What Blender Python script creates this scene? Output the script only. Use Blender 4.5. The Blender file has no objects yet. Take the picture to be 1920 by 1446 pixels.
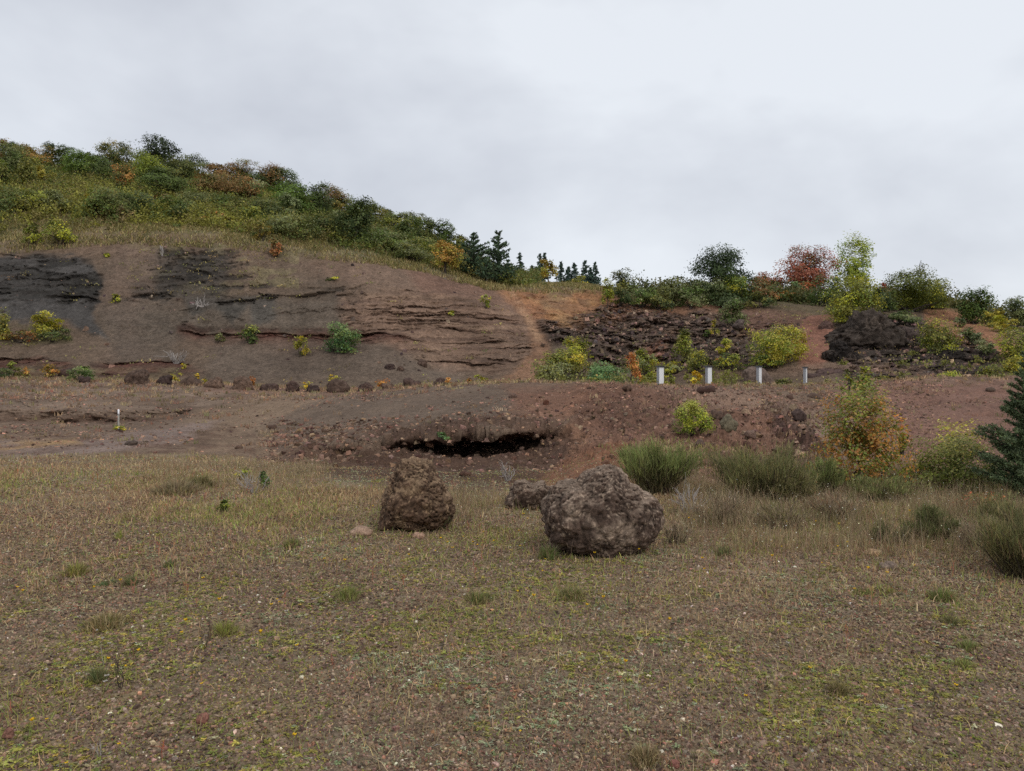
import bpy, math, random
import numpy as np
from mathutils import Vector

# ------------------------------------------------------------------ camera, sky, sun
scene = bpy.context.scene
F, HZ, CAMZ = 1440.0, 700.0, 1.6          # focal length and horizon row on a 1920 px wide frame, eye height
cam = bpy.data.cameras.new('camera'); camo = bpy.data.objects.new('camera', cam)
scene.collection.objects.link(camo); scene.camera = camo
camo.location = (0, 0, CAMZ); camo.rotation_euler = (math.pi / 2, 0, 0)
cam.sensor_width = 36; cam.lens = 27.0; cam.shift_y = -23 / 1920
cam.clip_start = 0.05; cam.clip_end = 6000
scene.view_settings.view_transform = 'Standard'; scene.view_settings.look = 'None'
scene.view_settings.gamma = 1; scene.view_settings.exposure = 0.0
scene.render.engine = 'CYCLES'
scene.cycles.max_bounces = 4; scene.cycles.diffuse_bounces = 3; scene.cycles.glossy_bounces = 1
scene.cycles.transmission_bounces = 2; scene.cycles.caustics_reflective = False
scene.cycles.sample_clamp_indirect = 3
scene.cycles.use_denoising = False

SUN_EL, SUN_AZ = math.radians(48), math.radians(145)
world = bpy.data.worlds.new('World'); scene.world = world; world.use_nodes = True
nt = world.node_tree; nt.nodes.clear()
def N(nt, t, **kw):
    n = nt.nodes.new(t)
    for k, v in kw.items():
        if k.startswith('i_'): n.inputs[int(k[2:])].default_value = v
        else: setattr(n, k, v)
    return n
sky = N(nt, 'ShaderNodeTexSky', sky_type='NISHITA', sun_disc=False, sun_elevation=SUN_EL, sun_rotation=SUN_AZ)
sky.air_density = 1.0; sky.dust_density = 2.0
tc = N(nt, 'ShaderNodeTexCoord')
mp = N(nt, 'ShaderNodeMapping'); mp.inputs['Scale'].default_value = (1, 1, 1.9); mp.inputs['Location'].default_value = (0.35, 0.2, 0.6)
n1 = N(nt, 'ShaderNodeTexNoise'); n1.inputs['Scale'].default_value = 2.5; n1.inputs['Detail'].default_value = 5; n1.inputs['Roughness'].default_value = 0.5; n1.inputs['Distortion'].default_value = 0.15
r1 = N(nt, 'ShaderNodeValToRGB')
r1.color_ramp.elements[0].position = 0.31; r1.color_ramp.elements[0].color = (0.635, 0.665, 0.73, 1)
r1.color_ramp.elements[1].position = 0.60; r1.color_ramp.elements[1].color = (0.87, 0.91, 0.965, 1)
bs = N(nt, 'ShaderNodeMixRGB', blend_type='MULTIPLY'); bs.inputs[0].default_value = 1; bs.inputs[2].default_value = (0.10, 0.10, 0.10, 1)
mx = N(nt, 'ShaderNodeMixRGB'); mx.inputs[0].default_value = 0.9
L = nt.links.new
L(tc.outputs['Generated'], mp.inputs[0]); L(mp.outputs[0], n1.inputs['Vector']); L(n1.outputs['Fac'], r1.inputs[0])
L(sky.outputs[0], bs.inputs[1]); L(bs.outputs[0], mx.inputs[1]); L(r1.outputs[0], mx.inputs[2])
bg = N(nt, 'ShaderNodeBackground'); bg.inputs['Strength'].default_value = 1.0
wo = N(nt, 'ShaderNodeOutputWorld'); L(mx.outputs[0], bg.inputs[0]); L(bg.outputs[0], wo.inputs[0])

sl = bpy.data.lights.new('sun', 'SUN'); slo = bpy.data.objects.new('sun', sl); scene.collection.objects.link(slo)
sl.energy = 0.9; sl.angle = math.radians(25); sl.color = (1.0, 0.95, 0.88)
# the sun behind the camera, to the right, high behind the cloud
d = Vector((math.sin(math.radians(35)) * math.cos(SUN_EL), -math.cos(math.radians(35)) * math.cos(SUN_EL), math.sin(SUN_EL)))
slo.rotation_euler = d.to_track_quat('Z', 'Y').to_euler(); slo.location = (0, 0, 60)

# ------------------------------------------------------------------ helpers
rng = np.random.default_rng(11); random.seed(11)
COL = scene.collection
def lin(c):
    c = np.asarray(c, float) / 255.0
    return np.where(c <= 0.04045, c / 12.92, ((c + 0.055) / 1.055) ** 2.4)
GT, GL = np.array([1.72, 1.52, 1.30]), np.array([2.15, 2.02, 1.7])
def tcol(r, g, b): return lin((r, g, b)) * GT
def _h(i, j, k, s):
    with np.errstate(over='ignore'):
        n = (i.astype(np.uint32) * np.uint32(374761393) + j.astype(np.uint32) * np.uint32(668265263) +
             k.astype(np.uint32) * np.uint32(2147483647 - 40503) + np.uint32(s * 974711 + 17))
        n = (n ^ (n >> np.uint32(13))) * np.uint32(1274126177)
        n = (n ^ (n >> np.uint32(16))) * np.uint32(2246822519)
        n = n ^ (n >> np.uint32(13))
    return n.astype(np.float32) / np.float32(4294967295.0)
def vn(P, s=0):
    """value noise 0..1 at points P (n,3)"""
    P = np.asarray(P, np.float32); I = np.floor(P).astype(np.int64); f = P - I
    u = f * f * f * (f * (f * 6 - 15) + 10)
    i, j, k = I[..., 0], I[..., 1], I[..., 2]; x, y, z = u[..., 0], u[..., 1], u[..., 2]
    def g(a, b, c): return _h(i + a, j + b, k + c, s)
    a = g(0,0,0) * (1-x) + g(1,0,0) * x; b = g(0,1,0) * (1-x) + g(1,1,0) * x
    c = g(0,0,1) * (1-x) + g(1,0,1) * x; e = g(0,1,1) * (1-x) + g(1,1,1) * x
    return (a * (1-y) + b * y) * (1-z) + (c * (1-y) + e * y) * z
def fbm(P, octv=4, s=0, gain=0.5, ridge=False):
    P = np.asarray(P, np.float32); t = 0; a = 1; tot = 0
    for o in range(octv):
        v = vn(P, s + o * 7) * 2 - 1
        if ridge: v = 1 - 2 * np.abs(v)
        t = t + a * v; tot += a; a *= gain; P = P * 2.03 + 13.7
    return t / tot
def worley(P, s=0):
    """distance to the nearest feature point and the second nearest"""
    P = np.asarray(P, np.float32); I = np.floor(P).astype(np.int64)
    d1 = np.full(len(P), 9.0, np.float32); d2 = d1.copy()
    for a in (-1, 0, 1):
        for b in (-1, 0, 1):
            for c in (-1, 0, 1):
                J = I + (a, b, c)
                q = np.stack([J[:, m] + _h(J[:, 0], J[:, 1], J[:, 2], s + 31 * m) for m in range(3)], 1)
                dd = np.sqrt(((q - P) ** 2).sum(1))
                n2 = np.minimum(np.maximum(d1, dd), d2); d1 = np.minimum(d1, dd); d2 = n2
    return d1, d2
def sm(a, b, x):
    t = np.clip((x - a) / (b - a), 0, 1); return t * t * (3 - 2 * t)
def mesh(name, V, Fc, col=None, mat=None, smooth=False, parent=None):
    """V (n,3), Fc list of index arrays (m,3)/(m,4); col (n,3)"""
    me = bpy.data.meshes.new(name)
    V = np.asarray(V, np.float32)
    if not isinstance(Fc, (list, tuple)): Fc = [Fc]
    Fc = [np.asarray(f, np.int32) for f in Fc if len(f)]
    me.vertices.add(len(V)); me.vertices.foreach_set('co', V.ravel())
    nl = sum(f.size for f in Fc); nf = sum(len(f) for f in Fc)
    me.loops.add(nl); me.polygons.add(nf)
    me.loops.foreach_set('vertex_index', np.concatenate([f.ravel() for f in Fc]))
    tot = np.concatenate([np.full(len(f), f.shape[1], np.int32) for f in Fc])
    st = np.concatenate([[0], np.cumsum(tot)[:-1]]).astype(np.int32)
    me.polygons.foreach_set('loop_start', st)
    me.update(calc_edges=True)
    me.polygons.foreach_set('use_smooth', np.full(nf, smooth, bool))
    if col is not None:
        at = me.color_attributes.new('Col', 'FLOAT_COLOR', 'POINT')
        c4 = np.ones((len(V), 4), np.float32); c4[:, :3] = np.clip(col, 0, 1)
        at.data.foreach_set('color', c4.ravel())
    if mat: me.materials.append(mat)
    o = bpy.data.objects.new(name, me); COL.objects.link(o)
    if parent: o.parent = parent
    return o
def tag(o, label, cat, group=None):
    o['label'] = label; o['category'] = cat
    if group: o['group'] = group
    return o
def thing(name, label, cat, loc=(0, 0, 0), group=None, rz=0):
    o = bpy.data.objects.new(name, None); COL.objects.link(o)
    o.location = loc; o.rotation_euler = (0, 0, rz); o.empty_display_size = 0.1
    return tag(o, label, cat, group)

# ------------------------------------------------------------------ materials
def mat_new(name):
    m = bpy.data.materials.new(name); m.use_nodes = True; m.node_tree.nodes.clear(); return m
def soil_mat(name, fine, coarse, bump, bdist, contrast=0.5, rough=0.95, speck=0.0):
    m = mat_new(name); t = m.node_tree; L = t.links.new
    at = N(t, 'ShaderNodeAttribute', attribute_name='Col'); tc = N(t, 'ShaderNodeTexCoord')
    na = N(t, 'ShaderNodeTexNoise'); na.inputs['Scale'].default_value = coarse; na.inputs['Detail'].default_value = 8; na.inputs['Roughness'].default_value = 0.65
    nb = N(t, 'ShaderNodeTexNoise'); nb.inputs['Scale'].default_value = fine; nb.inputs['Detail'].default_value = 5; nb.inputs['Roughness'].default_value = 0.7
    L(tc.outputs['Object'], na.inputs['Vector']); L(tc.outputs['Object'], nb.inputs['Vector'])
    ra = N(t, 'ShaderNodeMapRange'); ra.inputs['From Min'].default_value = 0.3; ra.inputs['From Max'].default_value = 0.7
    ra.inputs['To Min'].default_value = 1 - contrast * 0.6; ra.inputs['To Max'].default_value = 1 + contrast * 0.6
    rb = N(t, 'ShaderNodeMapRange'); rb.inputs['From Min'].default_value = 0.3; rb.inputs['From Max'].default_value = 0.7
    rb.inputs['To Min'].default_value = 1 - contrast; rb.inputs['To Max'].default_value = 1 + contrast
    L(na.outputs['Fac'], ra.inputs[0]); L(nb.outputs['Fac'], rb.inputs[0])
    mu = N(t, 'ShaderNodeMath', operation='MULTIPLY'); L(ra.outputs[0], mu.inputs[0]); L(rb.outputs[0], mu.inputs[1])
    vm = N(t, 'ShaderNodeVectorMath', operation='SCALE'); L(at.outputs['Color'], vm.inputs[0]); L(mu.outputs[0], vm.inputs['Scale'])
    bp = N(t, 'ShaderNodeBump'); bp.inputs['Strength'].default_value = bump; bp.inputs['Distance'].default_value = bdist
    ad = N(t, 'ShaderNodeMath', operation='ADD'); L(na.outputs['Fac'], ad.inputs[0])
    m2 = N(t, 'ShaderNodeMath', operation='MULTIPLY'); m2.inputs[1].default_value = 0.6; L(nb.outputs['Fac'], m2.inputs[0]); L(m2.outputs[0], ad.inputs[1])
    L(ad.outputs[0], bp.inputs['Height'])
    p = N(t, 'ShaderNodeBsdfPrincipled'); p.inputs['Roughness'].default_value = rough; p.inputs['Specular IOR Level'].default_value = 0.15
    L(vm.outputs[0], p.inputs['Base Color']); L(bp.outputs[0], p.inputs['Normal'])
    o = N(t, 'ShaderNodeOutputMaterial'); L(p.outputs[0], o.inputs[0]); return m
def leaf_mat(name, trans=0.3, rough=0.55):
    m = mat_new(name); t = m.node_tree; L = t.links.new
    at = N(t, 'ShaderNodeAttribute', attribute_name='Col')
    tc = N(t, 'ShaderNodeTexCoord'); no = N(t, 'ShaderNodeTexNoise'); no.inputs['Scale'].default_value = 3.0; no.inputs['Detail'].default_value = 4
    L(tc.outputs['Object'], no.inputs['Vector'])
    mr = N(t, 'ShaderNodeMapRange'); mr.inputs['From Min'].default_value = .3; mr.inputs['From Max'].default_value = .7; mr.inputs['To Min'].default_value = .8; mr.inputs['To Max'].default_value = 1.2
    L(no.outputs['Fac'], mr.inputs[0])
    vm = N(t, 'ShaderNodeVectorMath', operation='SCALE'); L(at.outputs['Color'], vm.inputs[0]); L(mr.outputs[0], vm.inputs['Scale'])
    p = N(t, 'ShaderNodeBsdfPrincipled'); p.inputs['Roughness'].default_value = rough; p.inputs['Specular IOR Level'].default_value = 0.25
    tr = N(t, 'ShaderNodeBsdfTranslucent'); L(vm.outputs[0], p.inputs['Base Color']); L(vm.outputs[0], tr.inputs['Color'])
    mx = N(t, 'ShaderNodeMixShader'); mx.inputs[0].default_value = trans; L(p.outputs[0], mx.inputs[1]); L(tr.outputs[0], mx.inputs[2])
    o = N(t, 'ShaderNodeOutputMaterial'); L(mx.outputs[0], o.inputs[0]); return m
def plain_mat(name, c, rough=0.7, spec=0.3, scale=20, var=0.2, metal=0):
    m = mat_new(name); t = m.node_tree; L = t.links.new
    tc = N(t, 'ShaderNodeTexCoord'); no = N(t, 'ShaderNodeTexNoise'); no.inputs['Scale'].default_value = scale; no.inputs['Detail'].default_value = 6
    L(tc.outputs['Object'], no.inputs['Vector'])
    r = N(t, 'ShaderNodeValToRGB'); r.color_ramp.elements[0].position = .3; r.color_ramp.elements[1].position = .7
    r.color_ramp.elements[0].color = tuple(x * (1 - var) for x in c) + (1,); r.color_ramp.elements[1].color = tuple(min(1, x * (1 + var)) for x in c) + (1,)
    L(no.outputs['Fac'], r.inputs[0])
    p = N(t, 'ShaderNodeBsdfPrincipled'); p.inputs['Roughness'].default_value = rough; p.inputs['Specular IOR Level'].default_value = spec; p.inputs['Metallic'].default_value = metal
    L(r.outputs[0], p.inputs['Base Color']); o = N(t, 'ShaderNodeOutputMaterial'); L(p.outputs[0], o.inputs[0]); return m
M_GROUND = soil_mat('soil_near', 60, 9, 0.6, 0.02, 0.5)
M_MOUND = soil_mat('scoria_mound', 22, 5, 0.8, 0.05, 0.42)
M_CLIFF = soil_mat('scoria_wall', 5, 1.4, 1.0, 0.3, 0.42)
M_ROCK = soil_mat('lava_rock', 70, 16, 0.8, 0.015, 0.5, 0.85)
M_ROCKF = soil_mat('far_rock', 6, 2, 1.0, 0.15, 0.5, 0.85)
M_LEAF = leaf_mat('leaves'); M_NEEDLE = leaf_mat('needles', 0.12, 0.6); M_GRASS = leaf_mat('grass_blades', 0.25, 0.7)
M_BARK = plain_mat('bark', (0.07, 0.055, 0.042), 0.9, 0.2, 12, 0.35)
M_PALEBARK = plain_mat('bleached_wood', (0.36, 0.32, 0.29), 0.85, 0.2, 12, 0.25)
M_WHITE = plain_mat('white_board', (0.95, 0.95, 0.96), 0.45, 0.5, 3, 0.03)
M_GREY = plain_mat('grey_frame', (0.30, 0.30, 0.32), 0.5, 0.4, 9, 0.12)
M_DARKCAP = plain_mat('dark_cap', (0.05, 0.05, 0.055), 0.6, 0.3, 9, 0.2)
M_POST = plain_mat('post_wood', (0.42, 0.40, 0.35), 0.7, 0.2, 9, 0.15)

# ------------------------------------------------------------------ terrain: one height sheet through surveyed lines
def zof(py, Y): return CAMZ + Y * (HZ - py) / F
LN = [
 [('z', 0, -0.02, -24)], [('z', 0, 0, -3)], [('z', 0, 0, 2.4)], [('z', 0, 0, 6.5)],
 # C edge of the plain
 [(0,880,12.8),(300,880,12.8),(500,890,12.1),(700,905,11.2),(850,912,10.9),(1000,912,10.9),(1150,908,11.1),(1250,915,10.7),(1500,925,10.2),(1920,925,10.2)],
 # D foot of the mound / floor of the hollow
 [(0,862,16),(300,862,16),(450,866,16),(560,870,15.8),(700,874,15.6),(800,884,14.6),(900,888,14.4),(1000,888,14.2),(1050,884,14.0),(1100,872,14),(1250,860,14),(1400,870,13.5),(1500,880,13.2),(1600,890,13),(1750,895,12.8),(1920,895,12.8)],
 # E foot of the back wall
 [(0,848,18),(300,850,17.5),(450,852,18),(520,858,17.3),(560,859,17.1),(700,862,17.0),(760,860,17.3),(800,860,18.2),(860,862,19.0),(920,860,19.2),(980,853,18.8),(1030,848,17.9),(1060,846,17.2),(1100,838,16.5),(1250,835,16),(1400,845,15),(1500,860,14.4),(1600,875,13.8),(1750,880,14),(1920,880,14)],
 # F roof at the back
 [(0,840,19),(300,842,18.5),(450,846,18.6),(520,851,17.7),(560,850,17.35),(640,846,17.5),(700,841,17.75),(760,835,18.7),(800,829,20.2),(840,822,21.4),(900,815,21.8),(980,810,21.0),(1030,818,19.0),(1060,826,18),(1100,820,17.3),(1250,817,17.3),(1400,825,16.3),(1500,840,15.6),(1600,860,15),(1750,860,15.5),(1920,860,15.5)],
 # G lip
 [(0,830,20),(300,832,19.5),(450,842,18.9),(520,846,18.0),(560,843,17.6),(640,838,17.5),(700,833,17.5),(760,828,17.6),(800,825,17.6),(850,818,17.6),(900,812,17.7),(960,807,17.9),(1000,807,18.2),(1030,808,18.8),(1060,803,18.7),(1100,800,18.5),(1250,800,18.5),(1400,805,17.8),(1500,820,17),(1600,840,16),(1750,840,17),(1920,835,17)],
 # H
 [(0,795,27),(100,796,27),(200,795,26.8),(300,788,28),(400,776,30),(500,776,28),(600,780,24),(700,775,22.5),(800,768,22),(900,763,22),(1000,760,22.5),(1100,768,22),(1250,773,22),(1400,775,22),(1500,785,21.5),(1600,800,21),(1750,800,22),(1920,795,22)],
 # I
 [(0,762,27.8),(100,768,27.8),(200,771,27.5),(300,771,28.6),(360,766,31),(400,762,32),(500,758,31),(600,754,29),(700,748,27),(800,743,26),(900,739,26),(1000,737,26),(1100,738,25.5),(1250,745,26),(1400,745,27),(1500,750,28),(1600,755,29),(1750,750,31),(1920,745,31)],
 # J crest
 [(0,711,43),(200,715,43),(400,723,42),(600,733,42),(700,735,38),(800,728,33),(900,721,31),(1000,717,29),(1080,722,29),(1130,730,30),(1200,735,33),(1400,733,38),(1500,730,38),(1600,727,38),(1700,720,36),(1800,716,35),(1920,714,35)],
 # K foot of the wall
 [(0,709,50),(200,713,50),(400,720,50),(600,727,50),(800,724,50),(900,720,52),(1000,718,52),(1100,724,52),(1250,726,52),(1400,726,52),(1500,726,52),(1600,724,50),(1700,722,50),(1800,719,50),(1920,716,50)],
 # L
 [(0,690,53),(200,687,53),(330,694,53),(450,662,57),(600,657,57),(700,655,57),(760,672,56),(830,694,55),(900,696,55),(960,700,54),(1000,692,56),(1100,692,58),(1200,696,60),(1250,700,60),(1300,684,57),(1400,692,57),(1480,682,57),(1550,678,57),(1600,676,57),(1700,678,57),(1800,676,57),(1920,674,58)],
 # M
 [(0,640,58),(130,640,58),(250,635,59),(340,624,60),(450,628,60),(600,632,60),(700,626,60),(800,632,60),(900,642,60),(960,650,60),(1000,640,61),(1100,640,64),(1200,640,67),(1300,640,67),(1400,640,66),(1500,624,66),(1560,620,64),(1640,618,64),(1700,622,64),(1760,636,64),(1850,628,65),(1920,632,66)],
 # N
 [(0,545,64),(200,545,65),(400,550,65),(600,545,66),(750,538,67),(860,560,67),(930,580,67),(980,592,69),(1020,592,71),(1100,592,73),(1200,592,74),(1300,600,74),(1400,592,74),(1500,584,74),(1560,582,74),(1640,590,73),(1750,600,73),(1850,605,74),(1920,615,76)],
 # O rim
 [(0,455,72),(200,437,73),(300,434,73),(400,440,73),(450,447,74),(600,472,76),(700,484,77),(800,504,78),(850,516,79),(900,533,79),(940,542,80),(1050,538,82),(1120,543,82),(1180,552,82),(1300,556,82),(1400,562,82),(1500,568,82),(1600,572,82),(1700,576,81),(1760,577,80),(1800,580,80),(1850,600,82),(1920,622,84)],
 # P
 [(0,398,80),(150,404,80),(300,416,80),(450,428,80),(600,446,82),(700,464,84),(800,488,85),(850,503,85),(900,521,86),(960,535,88),(1050,533,92),(1120,539,92),(1180,548,92),(1300,553,92),(1500,562,92),(1700,570,92),(1760,572,90),(1800,576,90),(1850,597,92),(1920,618,94)],
 # Q hill top
 [(0,306,135),(100,314,135),(200,310,135),(300,312,135),(400,338,132),(500,356,130),(600,388,126),(700,420,120),(800,448,112),(850,468,108),(900,494,105),(960,522,110),(1000,528,115),(1100,534,130),(1180,545,130),(1500,560,120),(1700,566,110),(1760,570,110),(1820,580,110),(1920,612,110)],
 # R behind
 [(0,360,220),(300,360,220),(600,430,220),(800,480,240),(900,515,300),(960,527,360),(1100,534,360),(1180,548,360),(1500,568,300),(1750,585,300),(1920,640,300)],
 [(0,560,900),(900,600,900),(1100,600,900),(1920,660,900)],
]
SUB = [6, 10, 210, 84, 26, 28, 22, 16, 34, 26, 30, 14, 22, 44, 60, 56, 24, 44, 8, 4]
side = np.concatenate([np.linspace(-2700, -900, 16), np.linspace(-860, -160, 50)])
mid = np.linspace(-150, 2070, 1180)
PXC = np.concatenate([side, mid, 1920 - side[::-1]]); NC = len(PXC)
def gsmooth(a, s):
    if s <= 0: return a
    k = np.arange(-int(3 * s), int(3 * s) + 1); w = np.exp(-k * k / (2 * s * s)); w /= w.sum()
    p = np.pad(a, len(k) // 2, mode='edge'); return np.convolve(p, w, mode='valid')
LZ, LY = [], []
for li, ln in enumerate(LN):
    if ln[0][0] == 'z':
        LZ.append(np.full(NC, ln[0][2], float)); LY.append(np.full(NC, ln[0][3], float)); continue
    xs = [p[0] for p in ln]; pyy = gsmooth(np.interp(PXC, xs, [p[1] for p in ln]), 7); Y = gsmooth(np.interp(PXC, xs, [p[2] for p in ln]), 9)
    if li in (7, 8, 11):
        q = np.stack([PXC / 34, PXC * 0 + li, PXC * 0], 1); env = 1.0 if li == 11 else sm(540, 640, PXC) * (1 - sm(1040, 1080, PXC))
        pyy = pyy + env * (3.0 if li == 11 else 7.0) * fbm(q if li != 11 else q * .35, 4, 500 + (li == 11), .6); Y = Y + (0 if li == 11 else env * .35 * fbm(q, 3, 503))
    LZ.append(zof(pyy, Y)); LY.append(Y)
LZ = np.array(LZ); LY = np.array(LY)
rowsZ, rowsY, rowL = [], [], []
for l in range(len(SUB)):
    n = SUB[l]
    for q in range(n):
        t = q / n
        y0, y1 = LY[l], LY[l + 1]
        if l >= 2: Y = 1 / ((1 - t) / y0 + t / y1); tt = (Y - y0) / np.where(abs(y1 - y0) < 1e-6, 1, y1 - y0)
        else: Y = y0 + (y1 - y0) * t; tt = t
        tt = np.where(abs(y1 - y0) < 0.15, t, tt) if l >= 2 else tt
        rowsY.append(Y); rowsZ.append(LZ[l] + (LZ[l + 1] - LZ[l]) * tt); rowL.append(l + t)
rowsY.append(LY[-1]); rowsZ.append(LZ[-1]); rowL.append(len(SUB))
GY = np.array(rowsY); GZ = np.array(rowsZ); RL = np.array(rowL); NR = len(GY)
# round the creases between the lines, except round the hollow's lip
def rsm(A, n):
    for _ in range(n):
        B = A.copy(); B[1:-1] = (A[:-2] + 2 * A[1:-1] + A[2:]) / 4
        w = np.ones(NR); w[(RL > 5.8) & (RL < 8.6)] = 0.12; w[(RL < 3.2)] = 0
        A = A * (1 - w[:, None]) + B * w[:, None]
    return A
GY = rsm(GY, 14); GZ = rsm(GZ, 14)
Yeff = np.where(np.abs(GY) > 2.4, np.abs(GY), 2.4)
GX = (PXC[None, :] - 960) / F * Yeff
PX = np.broadcast_to(PXC[None, :], GX.shape); PY = HZ - (GZ - CAMZ) * F / np.maximum(GY, 0.5)
RLg = np.broadcast_to(RL[:, None], GX.shape)
P0 = np.stack([GX, GY, GZ], -1).reshape(-1, 3).astype(np.float32)
pxf, pyf, rlf = PX.ravel(), PY.ravel(), RLg.ravel()
def normals(P):
    A = P.reshape(NR, NC, 3); du = np.gradient(A, axis=1); dv = np.gradient(A, axis=0)
    n = np.cross(du, dv); n /= np.linalg.norm(n, axis=-1, keepdims=True) + 1e-9
    return n.reshape(-1, 3)
# patch masks, with an uneven edge that follows noise in the ground itself
WOB = fbm(P0 * np.array([.16, .16, .3]), 4, 3); WOB2 = fbm(P0 * np.array([.9, .9, 1.2]), 4, 5)
def poly(pts, soft=14, wob=22):
    x = pxf + WOB * wob + WOB2 * wob * .45; y = pyf + WOB2 * wob * 0.7
    pts = np.array(pts, float); inside = np.zeros(len(x), bool); dd = np.full(len(x), 1e9)
    box = (x > pts[:, 0].min() - 60) & (x < pts[:, 0].max() + 60) & (y > pts[:, 1].min() - 60) & (y < pts[:, 1].max() + 60)
    xb, yb = x[box], y[box]; ins = np.zeros(len(xb), bool); d = np.full(len(xb), 1e9)
    for a, b in zip(pts, np.roll(pts, -1, 0)):
        e = b - a; t = np.clip(((xb - a[0]) * e[0] + (yb - a[1]) * e[1]) / (e @ e), 0, 1)
        d = np.minimum(d, np.hypot(xb - a[0] - t * e[0], yb - a[1] - t * e[1]))
        c = ((a[1] > yb) != (b[1] > yb)) & (xb < (b[0] - a[0]) * (yb - a[1]) / (b[1] - a[1] + 1e-9) + a[0]); ins ^= c
    out = np.zeros(len(x)); out[box] = sm(-soft, soft, np.where(ins, d, -d)); return out
def rowr(a, b, s=0.15): return sm(a - s, a + s, rlf) * (1 - sm(b - s, b + s, rlf))
wall = rowr(12.3, 16.1, 0.25); plain = 1 - sm(3.8, 4.3, rlf); mound = rowr(4.2, 11.6, 0.3)
strata = poly([(640,560),(760,545),(930,560),(1000,610),(1010,660),(960,698),(830,695),(740,655),(650,625)], 14, 16) * wall
darkrock = poly([(1005,600),(1075,610),(1150,570),(1240,580),(1330,590),(1400,600),(1400,690),(1250,700),(1120,690),(1090,660),(1030,640)], 10, 22) * wall
farrock = np.clip(darkrock + poly([(1400,600),(1500,600),(1500,640),(1400,690)], 12, 20) * .6 * wall + poly([(1560,625),(1620,585),(1700,600),(1850,640),(1860,715),(1600,722),(1560,690)], 10, 16) * .9 * (rlf > 12), 0, 1)
hillm = sm(16.3, 16.9, rlf)
RGH0 = fbm(P0 * np.array([1.6, 1.6, 2.8]), 4, 84, .6, True)
# ---- displacement along the normal
D = np.zeros(len(P0)); DW = np.zeros(len(P0)); DH = np.zeros(len(P0))
D += plain * (0.035 * fbm(P0 * .9, 3, 21) + 0.02 * fbm(P0 * 5, 3, 22) + 0.009 * fbm(P0 * 26, 3, 23) * (P0[:, 1] < 9))
nm = fbm(P0 * .45, 6, 31, .55); rg = fbm(P0 * 1.6, 5, 32, .6, True)
DH += rowr(9.0, 10.0, .1) * (1 - sm(310, 370, pxf)) * .45 * fbm(P0 * np.array([1.2, 1.2, 3]), 4, 39, .6, True)
D += mound * (0.13 * nm + 0.045 * rg + .02 * fbm(P0 * 7, 3, 37))
lump = mound * poly([(1090,735),(1320,738),(1520,770),(1560,900),(1200,900),(1050,870),(1060,760)], 20, 20)
D += mound * sm(1040, 1150, pxf) * .30 * fbm(P0 * .38, 4, 506, .55, True) + lump * 0.22 * fbm(P0 * 3.1, 4, 33, .6, True)
cavez = rowr(5.2, 9.0, .3) * poly([(540,850),(640,822),(760,796),(880,786),(1040,786),(1065,830),(1010,880),(780,885),(540,874)], 12, 16)
D += cavez * (0.20 * fbm(P0 * np.array([1.6, 1.6, 4]), 5, 34, .6, True) + 0.05 * fbm(P0 * 8, 3, 35))
scr = poly([(1420,770),(1480,775),(1560,850),(1570,900),(1500,900)], 10, 10) * mound
D += scr * .26 * fbm(P0 * 4.5, 4, 36, .6, True)
D += wall * (0.32 * fbm(P0 * .22, 5, 41, .55) + .16 * fbm(np.stack([P0[:, 0] * .55 + .25 * P0[:, 2], P0[:, 1] * .05, P0[:, 2] * .10], 1), 4, 440, .6) + 0.16 * fbm(P0 * np.array([.5, .5, 1.6]), 5, 42, .6, True))
warp = P0 + 1.6 * np.stack([fbm(P0 * .15, 3, 43)] * 3, 1)
beds = fbm(warp * np.array([.10, .10, 1.15]), 5, 44, .6, True)
def saw(period, wx, seed, warpa=1.2):
    ph = P0[:, 2] / period + warpa * fbm(P0 * np.array([wx, wx, .25]), 3, seed) + .35 * fbm(P0 * np.array([.9, .9, .9]), 3, seed + 1)
    f = ph - np.floor(ph); k = _h(np.floor(ph).astype(np.int64), np.floor(P0[:, 0] * .09 + 3 * WOB).astype(np.int64), np.zeros(len(P0), np.int64), seed)
    return ((1 - f) ** 1.6 - .4), k
sw1, k1 = saw(.78, .05, 301); sw2, k2 = saw(.30, .09, 305)
DW += .85 * strata * (.4 + 1.1 * sm(-.3, .35, fbm(P0 * .22, 3, 330))) * (.24 * beds + .42 * sw1 * (.3 + k1) + .24 * sw2 * (.3 + k2) + .12 * fbm(P0 * np.array([2.2, 2.2, 4]), 3, 306, .6, True) + .2 * fbm(P0 * np.array([.7, .7, 1.6]), 4, 45, .6))
stn = fbm(P0 * np.array([.30, .30, 1.5]) + .5 * fbm(P0 * .4, 3, 411)[:, None], 6, 410, .6)
streak = sm(.10, .17, stn) * np.clip(poly([(-300,478),(60,480),(146,486),(176,506),(188,545),(180,572),(-300,572)], 10, 24) + poly([(225,520),(300,465),(420,455),(470,500),(520,550),(640,545),(640,560),(420,575),(230,565)], 12, 24) * .9, 0, 1) * wall
streak2 = sm(.12, .2, stn) * np.clip(poly([(340,552),(700,540),(720,560),(640,620),(340,618)], 10, 14) * .6 + strata * .5, 0, 1) * wall
DW -= .26 * streak * (1 + .5 * RGH0) + .30 * streak2
sw3, k3 = saw(.7, .05, 309); sw4, k4 = saw(.3, .1, 313)
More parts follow.
